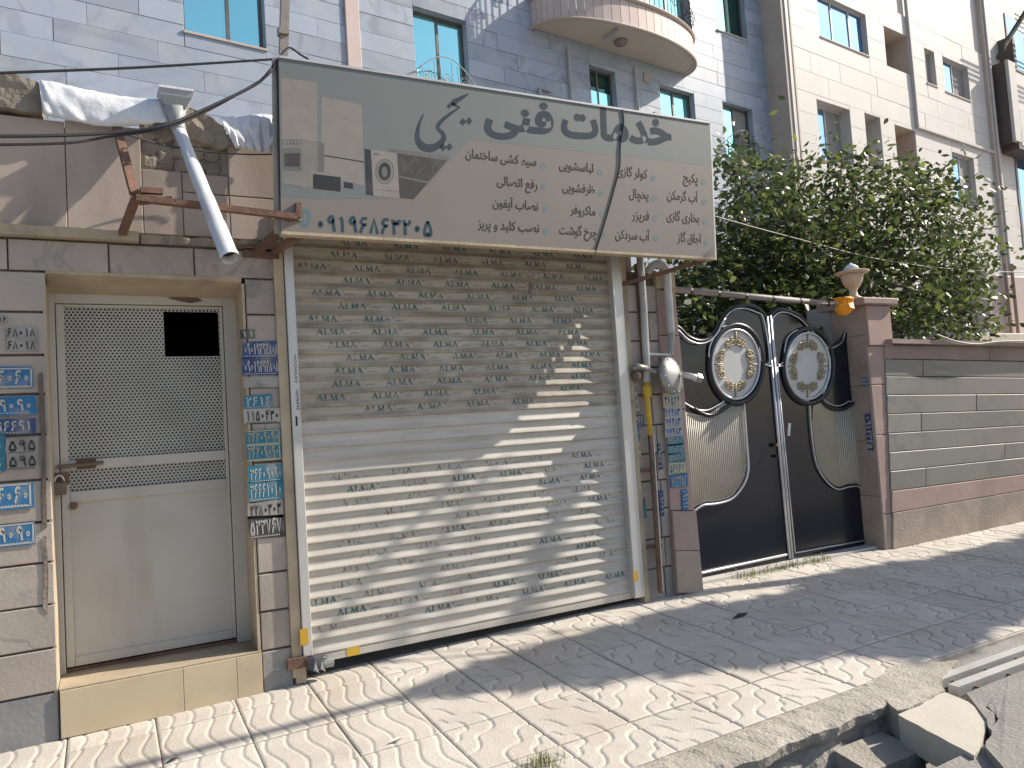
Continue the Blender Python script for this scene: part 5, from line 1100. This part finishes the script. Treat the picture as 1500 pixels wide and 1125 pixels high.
WOF = .62
wh = apt('apartment_block', 'white stone apartment block with recessed windows behind the tree', WOF, 0)
a1, a2, a3, a4, a5, a6, a7, a8, a9 = [wr(p, q, WOF) for p, q in (((1193, -45), (1273, 82)), ((1291, 7), (1334, 110)), ((1196, 145), (1252, 245)), ((1266, 165), (1296, 250)), ((1310, 182), (1347, 262)), ((1351, 47), (1373, 127)), ((1378, 60), (1422, 148)), ((1394, 222), (1433, 305)), ((1415, 385), (1452, 470)))]
uw0, uw1 = A(1151, 50, WOF)[0], A(1436, 60, WOF)[0]
H_ = [(a1[0], a1[1], a1[2], 13.6), (a2[0], a2[1], a2[2], min(a2[3], 13.5)), a3, a4, a5, (a6[0], a6[1], a6[2], 13.4), (a7[0], a7[1], a7[2], 13.4), a8, a9]
facade(wh, uw0, uw1, 3.6, 14.2, H_, .62, 1.9, M['whitestone'], nm='stone_slab', core_mat=M['whitestone'], gap=.004)
win(wh, *H_[0], 'skyglass', 'winwhite', (.33, .7), .12); win(wh, *a3, 'skyglass', 'winwhite', (.5,), .3, panes=['skyglass', 'curtain']); win(wh, *a4, 'darkglass', 'winwhite', (.5,), .45)
win(wh, *H_[6], 'skyglass', 'winwhite', (.5,), .14, panes=['skyglass', 'curtain']); win(wh, *H_[5], 'curtain', 'winwhite', (.5,), .14, panes=['curtain', 'curtain']); win(wh, *a8, 'skyglass', 'winwhite', (.5,), .14, panes=['skyglass', 'curtain']); win(wh, *a9, 'skyglass', 'winwhite', (.5,), .14, panes=['skyglass', 'curtain'])
for h in (H_[1], H_[4]): room(wh, h[0], h[1], h[2], h[3], .04, 1.6, 'beigestone')
ob('side_return', MB().slab(uw0 - .16, uw0 - .02, -.02, WOF + .02, 3, 16.5, .01), M['beigestone'], wh, local=True)
ob('side_return', MB().slab(uw0 - .02, uw0 + .12, -.05, .0, 3, 16.5, .01), M['whitestone'], wh, local=True)
ob('groove_trim', MB().slab(uw0 + .2, uw0 + .28, -.03, .0, 3, 16.5, .01), M['beigestone'], wh, local=True)
tu, tz = A(1343, 185, WOF); tu2, tz2 = A(1450, 224, WOF)
ob('raised_trim', MB().slab(tu - .08, tu + .02, -.1, .0, tz, 16.5, .01), M['stonetrim'], wh, local=True); ob('raised_trim', MB().slab(tu - .08, uw1, -.1, .0, tz - .1, tz, .01), M['stonetrim'], wh, local=True)
for k in range(3): ob('corner_pilaster', MB().slab(uw1 + k * .16, uw1 + k * .16 + .13, -.12 - .06 * (k == 1), .2, 2, 16.5, .02), M['beigestone'] if k != 1 else M['whitestone'], wh, local=True)
fu = uw1 + .5
far = apt('apartment_block', 'pale apartment block with dark box balcony at the right edge', WOF, 0)
pu0, pz0 = A(1464, 240, WOF)
facade(far, fu, fu + 12, 3.0, 17, [], .8, 2.4, M['whitestone'], nm='stone_slab', core_mat=M['whitestone'], gap=.004)
qa = A(1470, 20, WOF); ob('dark_window', MB().slab(qa[0], qa[0] + 1.6, -.03, 0, 14.2, 16.4, .01), M['winframe'], far, local=True); ob('pane', MB().add([(qa[0] + .1, -.035, 14.3), (qa[0] + 1.5, -.035, 14.3), (qa[0] + 1.5, -.033, 16.3), (qa[0] + .1, -.033, 16.3)], [(0, 1, 2, 3)]), M['skyglass'], far, local=True)
# box balcony: dark inner side, pale front
bu = A(1455, 150, WOF)[0]; bz0, bz1 = A(1455, 212, WOF)[1], A(1455, 100, WOF)[1]
bb = ob('box_balcony', MB().slab(bu, bu + .28, -.5, 0, bz0, bz1, .02), M['boxbrown'], far, local=True)
ob('front_frame', MB().slab(bu - .01, bu + .6, -.62, -.51, bz0, bz1 + .02, .02), M['stonetrim'], bb); ob('floor_slab', MB().slab(bu + .28, bu + 7, -.6, 0, bz0 - .25, bz0 + .02, .02), M['boxbrown'], bb); ob('front_beam', MB().slab(bu + .5, bu + 7, -.62, -.51, bz0 - .1, bz0 + .5, .02), M['stonetrim'], bb)
ob('upper_wing', MB().slab(bu + .9, bu + 1.15, -.5, 0, bz1, bz1 + 1.2, .02), M['boxbrown'], bb)
for k in range(4): ob('guard_bar', MB().tube([(bu + .3, -.9, bz1 + 1.1 + k * .2), (bu + 8, -.9, bz1 + 1.1 + k * .2)], .03, 6), M['alu'], bb)
qb = A(1486, 240, WOF); ob('dark_window', MB().slab(qb[0], qb[0] + 2, -.03, 0, 7.0, qb[1] + .6, .01), M['winframe'], far, local=True); ob('pane', MB().add([(qb[0] + .15, -.035, 7.1), (qb[0] + 1.9, -.035, 7.1), (qb[0] + 1.9, -.033, qb[1] + .3), (qb[0] + .15, -.033, qb[1] + .3)], [(0, 1, 2, 3)]), M['skyglass'], far, local=True)
# low pink annex beyond the boundary wall
an0 = W(1405, 490, 5.2); an = thing('pink_annex', 'low pink rendered annex behind the right boundary wall', 'building', (an0.x + 3, 6, 0))
ob('wall', MB().slab(W(1448, 440, 5.2).x, an0.x + 9, 5.2, 8, -.1, W(1480, 404, 5.2).z, .02), M['pinkclad'], an); ob('plinth_band', MB().slab(an0.x - .4, an0.x + 9, 4.6, 5.19, -.1, W(1450, 488, 4.6).z, .02), M['soffit'], an)
for x in (1478, 1488): q = W(x, 440, 5.1); ob('downpipe', MB().tube([(q.x, 5.12, 2.6), (q.x, 5.12, 4.6)], .04, 8), M['pinkdark'], an)

# ================================================================== TREES
def leaf(mb, p, s, rr):
    d = Vector((rr.gauss(0, 1), rr.gauss(0, 1), rr.gauss(-.35, .6))).normalized(); n = Vector((rr.gauss(0, .6), rr.gauss(-.2, .6), rr.gauss(.8, .5)))
    sd = d.cross(n)
    if sd.length < .05: return
    sd.normalize(); n = sd.cross(d); l = s * rr.uniform(.7, 1.25); w_ = l * .27
    mb.add([p, p + d * l * .35 + sd * w_ - n * w_ * .25, p + d * l * .72 + sd * w_ * .72 - n * w_ * .2 , p + d * l - n * l * .08, p + d * l * .72 - sd * w_ * .72 - n * w_ * .2, p + d * l * .35 - sd * w_ - n * w_ * .25], [(0, 1, 2, 3), (0, 3, 4, 5)])
def limb(mb, a, b, r0, r1, rr, wob=.12):
    a, b = Vector(a), Vector(b); pts = [a.lerp(b, k / 6) + Vector((rr.gauss(0, wob), rr.gauss(0, wob), rr.gauss(0, wob * .5))) * math.sin(math.pi * k / 6) for k in range(7)]
    mb.tube(smoothline(pts, 2), [r0 + (r1 - r0) * k / 12 for k in range(13)], 7)
rr = random.Random(11)
tr = thing('courtyard_tree', 'leafy green tree rising behind the black gate and boundary wall', 'tree', (9.3, 2.3, .08))
crown_px = [(985, 405), (1035, 345), (1052, 262), (1072, 222), (1108, 208), (1140, 228), (1165, 240), (1205, 246), (1236, 214), (1262, 208), (1285, 250), (1330, 240), (1372, 262), (1398, 252), (1412, 300), (1440, 322), (1456, 395), (1420, 430), (1446, 470), (1440, 498), (1300, 505), (1245, 560), (1130, 575), (990, 570)]
root = Vector((9.6, 2.4, .08)); fork = Vector((9.5, 2.4, 1.9)); mbt = MB(); limb(mbt, root, fork, .15, .1, rr, .04); ends = []
for px, Y in (((1090, 260), 2.0), ((1150, 330), 2.8), ((1245, 250), 2.4), ((1320, 280), 2.0), ((1400, 310), 2.6), ((1060, 400), 1.6), ((1420, 420), 2.2), ((1200, 360), 1.5), ((1300, 420), 3.0), ((1100, 480), 2.4), ((1400, 470), 1.5)):
    e = W(*px, Y); limb(mbt, fork + Vector((0, 0, rr.uniform(-.2, .2))), e, .07, .012, rr, .18); ends.append(e)
mbc = MB(); nclu = 0; clus = []
while nclu < 680:
    x, y = rr.uniform(985, 1460), rr.uniform(205, 575)
    if not inpoly((x, y), crown_px): continue
    dens = .5 + .5 * NZ.noise(Vector((x * .018, y * .018, 2.2)))
    if y < 360 and rr.random() > dens + .1: continue
    c = W(x, y, rr.uniform(1.2, 3.3) if x < 1300 or y < 440 else rr.uniform(.75, 2.6)); clus.append(c); nclu += 1
for c in clus:
    k = rr.randint(26, 46); sp_ = rr.uniform(.16, .3); base = c + Vector((rr.gauss(0, .1), rr.gauss(0, .1), -.12))
    e = min(ends, key=lambda q: (q - c).length); limb(mbt, c.lerp(e, min(.6, .5 / max(.5, (e - c).length))), c, .012, .004, rr, .04)
    for q in range(k):
        p = c + Vector((rr.gauss(0, sp_), rr.gauss(0, sp_), rr.gauss(0, sp_ * .75)))
        if p.y > .5: leaf(mbc, p, .11, rr)
ob('trunk', mbt, M['bark'], tr, True); ob('crown', mbc, M['leaf'], tr)

# street trees beyond the right edge of the view: they shade the pavement
shade_px = [(533, 1043), (640, 1000), (750, 962), (860, 928), (900, 922), (945, 905), (991, 893), (1049, 890), (1100, 885), (1132, 873), (1180, 867), (1190, 853), (1230, 838), (1267, 828), (1295, 830), (1329, 822), (1360, 819), (1440, 800), (1500, 786), (1500, 905), (1440, 915), (1400, 938), (1380, 962), (1300, 957), (1244, 946), (1193, 957), (1145, 965), (1119, 983), (1097, 978), (1049, 970), (1020, 978), (1004, 986), (927, 986), (900, 994), (800, 1000), (716, 1007), (649, 1017), (589, 1035)]
SH = [G(*p) for p in shade_px]; SH2 = [(p.x, p.y) for p in SH]
SH2b = SH2[:18] + [(SH2[18][0], SH2[18][1]), (13.5, -.35), (13.5, -2.6), (8, -2.6), (SH2[19][0], SH2[19][1])] + SH2[20:]
sv = SUN / SUN.z
def shade_tree(name, label, xr_, hmin, hmax, base, n, seed, extra=None):
    rr = random.Random(seed); t = thing(name, label, 'tree', base); mbt = MB(); mbc = MB(); fork = Vector(base) + Vector((0, 0, 3.0)); limb(mbt, base, fork, .17, .12, rr, .05); cl = []
    tries = 0
    while len(cl) < n and tries < n * 60:
        tries += 1; x, y = rr.uniform(*xr_), rr.uniform(-2.7, -.14)
        if not inpoly((x, y), SH2b): continue
        if not all(inpoly((x + dx, y + dy), SH2b) for dx, dy in ((.14, 0), (-.14, 0), (0, .09), (0, -.07))): continue
        h_ = rr.uniform(hmin, hmax); cl.append(Vector((x, y, gz(x, y))) + sv * (h_))
    for c in cl:
        for q in range(30): leaf(mbc, c + Vector((rr.gauss(0, .07), rr.gauss(0, .05), rr.gauss(0, .06))), .15, rr)
    for k in range(9): limb(mbt, fork, cl[int(len(cl) * k / 9)], .07, .015, rr, .12)
    if extra: extra(mbt, mbc, rr, fork)
    ob('trunk', mbt, M['bark'], t, True); ob('crown', mbc, M['leaf'], t)
def streaks(mbt, mbc, rr, fork):
    # unseen shoots added sunward of the shutter to throw streak shadows on it
    for (xa, ya), (xb, yb), r, d_ in (((700, 655), (470, 945), .022, 5.6), ((668, 770), (560, 1000), .022, 5.9), ((838, 730), (775, 915), .045, 5.4), ((748, 664), (668, 770), .016, 5.7)):
        a, b = W(xa, ya, .0), W(xb, yb, .0); P = [a.lerp(b, k / 8) + SUN * (d_ + 1.75) + Vector((rr.gauss(0, .015), rr.gauss(0, .015), 0)) for k in range(9)]
        mbt.tube(P, [r] * 9, 6); limb(mbt, fork, P[0], .014, .008, rr, .05)
shade_tree('street_tree', 'leafy street tree beyond the right edge whose shade reaches the shutter', (1.0, 5.4), 4.4, 6.2, (10.6, -2.75, -.1), 900, 3, streaks)
shade_tree('street_tree', 'second street tree farther along the kerb shading the distant pavement', (5.2, 13.4), 4.6, 6.4, (16.5, -2.75, -.1), 1700, 5)
# unseen cable bundle added overhead to cast the shadow strip on the near pavement
ga, gb = G(225, 1113), G(520, 1040); yb_ = (ga.y + gb.y) / 2
P = [Vector((X, yb_, gz(X, yb_))) + sv * 5.2 for X in (-14, -6, -1, .5, 1.6, 6, 20)]
tag(ob('shadow_cable_bundle', MB().tube(P, .04, 8), M['cable']), 'unseen overhead cable bundle added for its shadow along the pavement', 'cable')

# unseen pole added beyond the right edge to shade the shutter end
pb = Vector((3.9, 0, 0)) + Vector((SUN.x, SUN.y, 0)) * (1.32 * 4 / SUN.x); pb.z = gz(pb.x, pb.y)
up = thing('shadow_pole', 'unseen slim pole added beyond the right edge to shade the shutter end', 'pole', pb)
ob('shaft', MB().tube([pb, pb + Vector((0, 0, 4)), pb + Vector((0, 0, 7.4))], [.088, .082, .075], 16), M['pole'], up, True)
ob('base_collar', MB().lathe([(.16, 0), (.16, .03), (.1, .05), (.095, .12)], pb, 16), M['rust'], up)

GROUPS = {'sticker': 'phone number stickers on the walls', 'cable': 'black cables by the sign', 'apartment_block': 'apartment blocks behind the shop', 'gate_pillar': 'stone pillars of the gate', 'street_tree': 'street trees along the kerb', 'litter': 'scraps of litter on the pavement'}
for o in bpy.data.objects:
    k = o.name.split('.')[0]
    if o.parent is None and k in GROUPS: o['group'] = GROUPS[k]
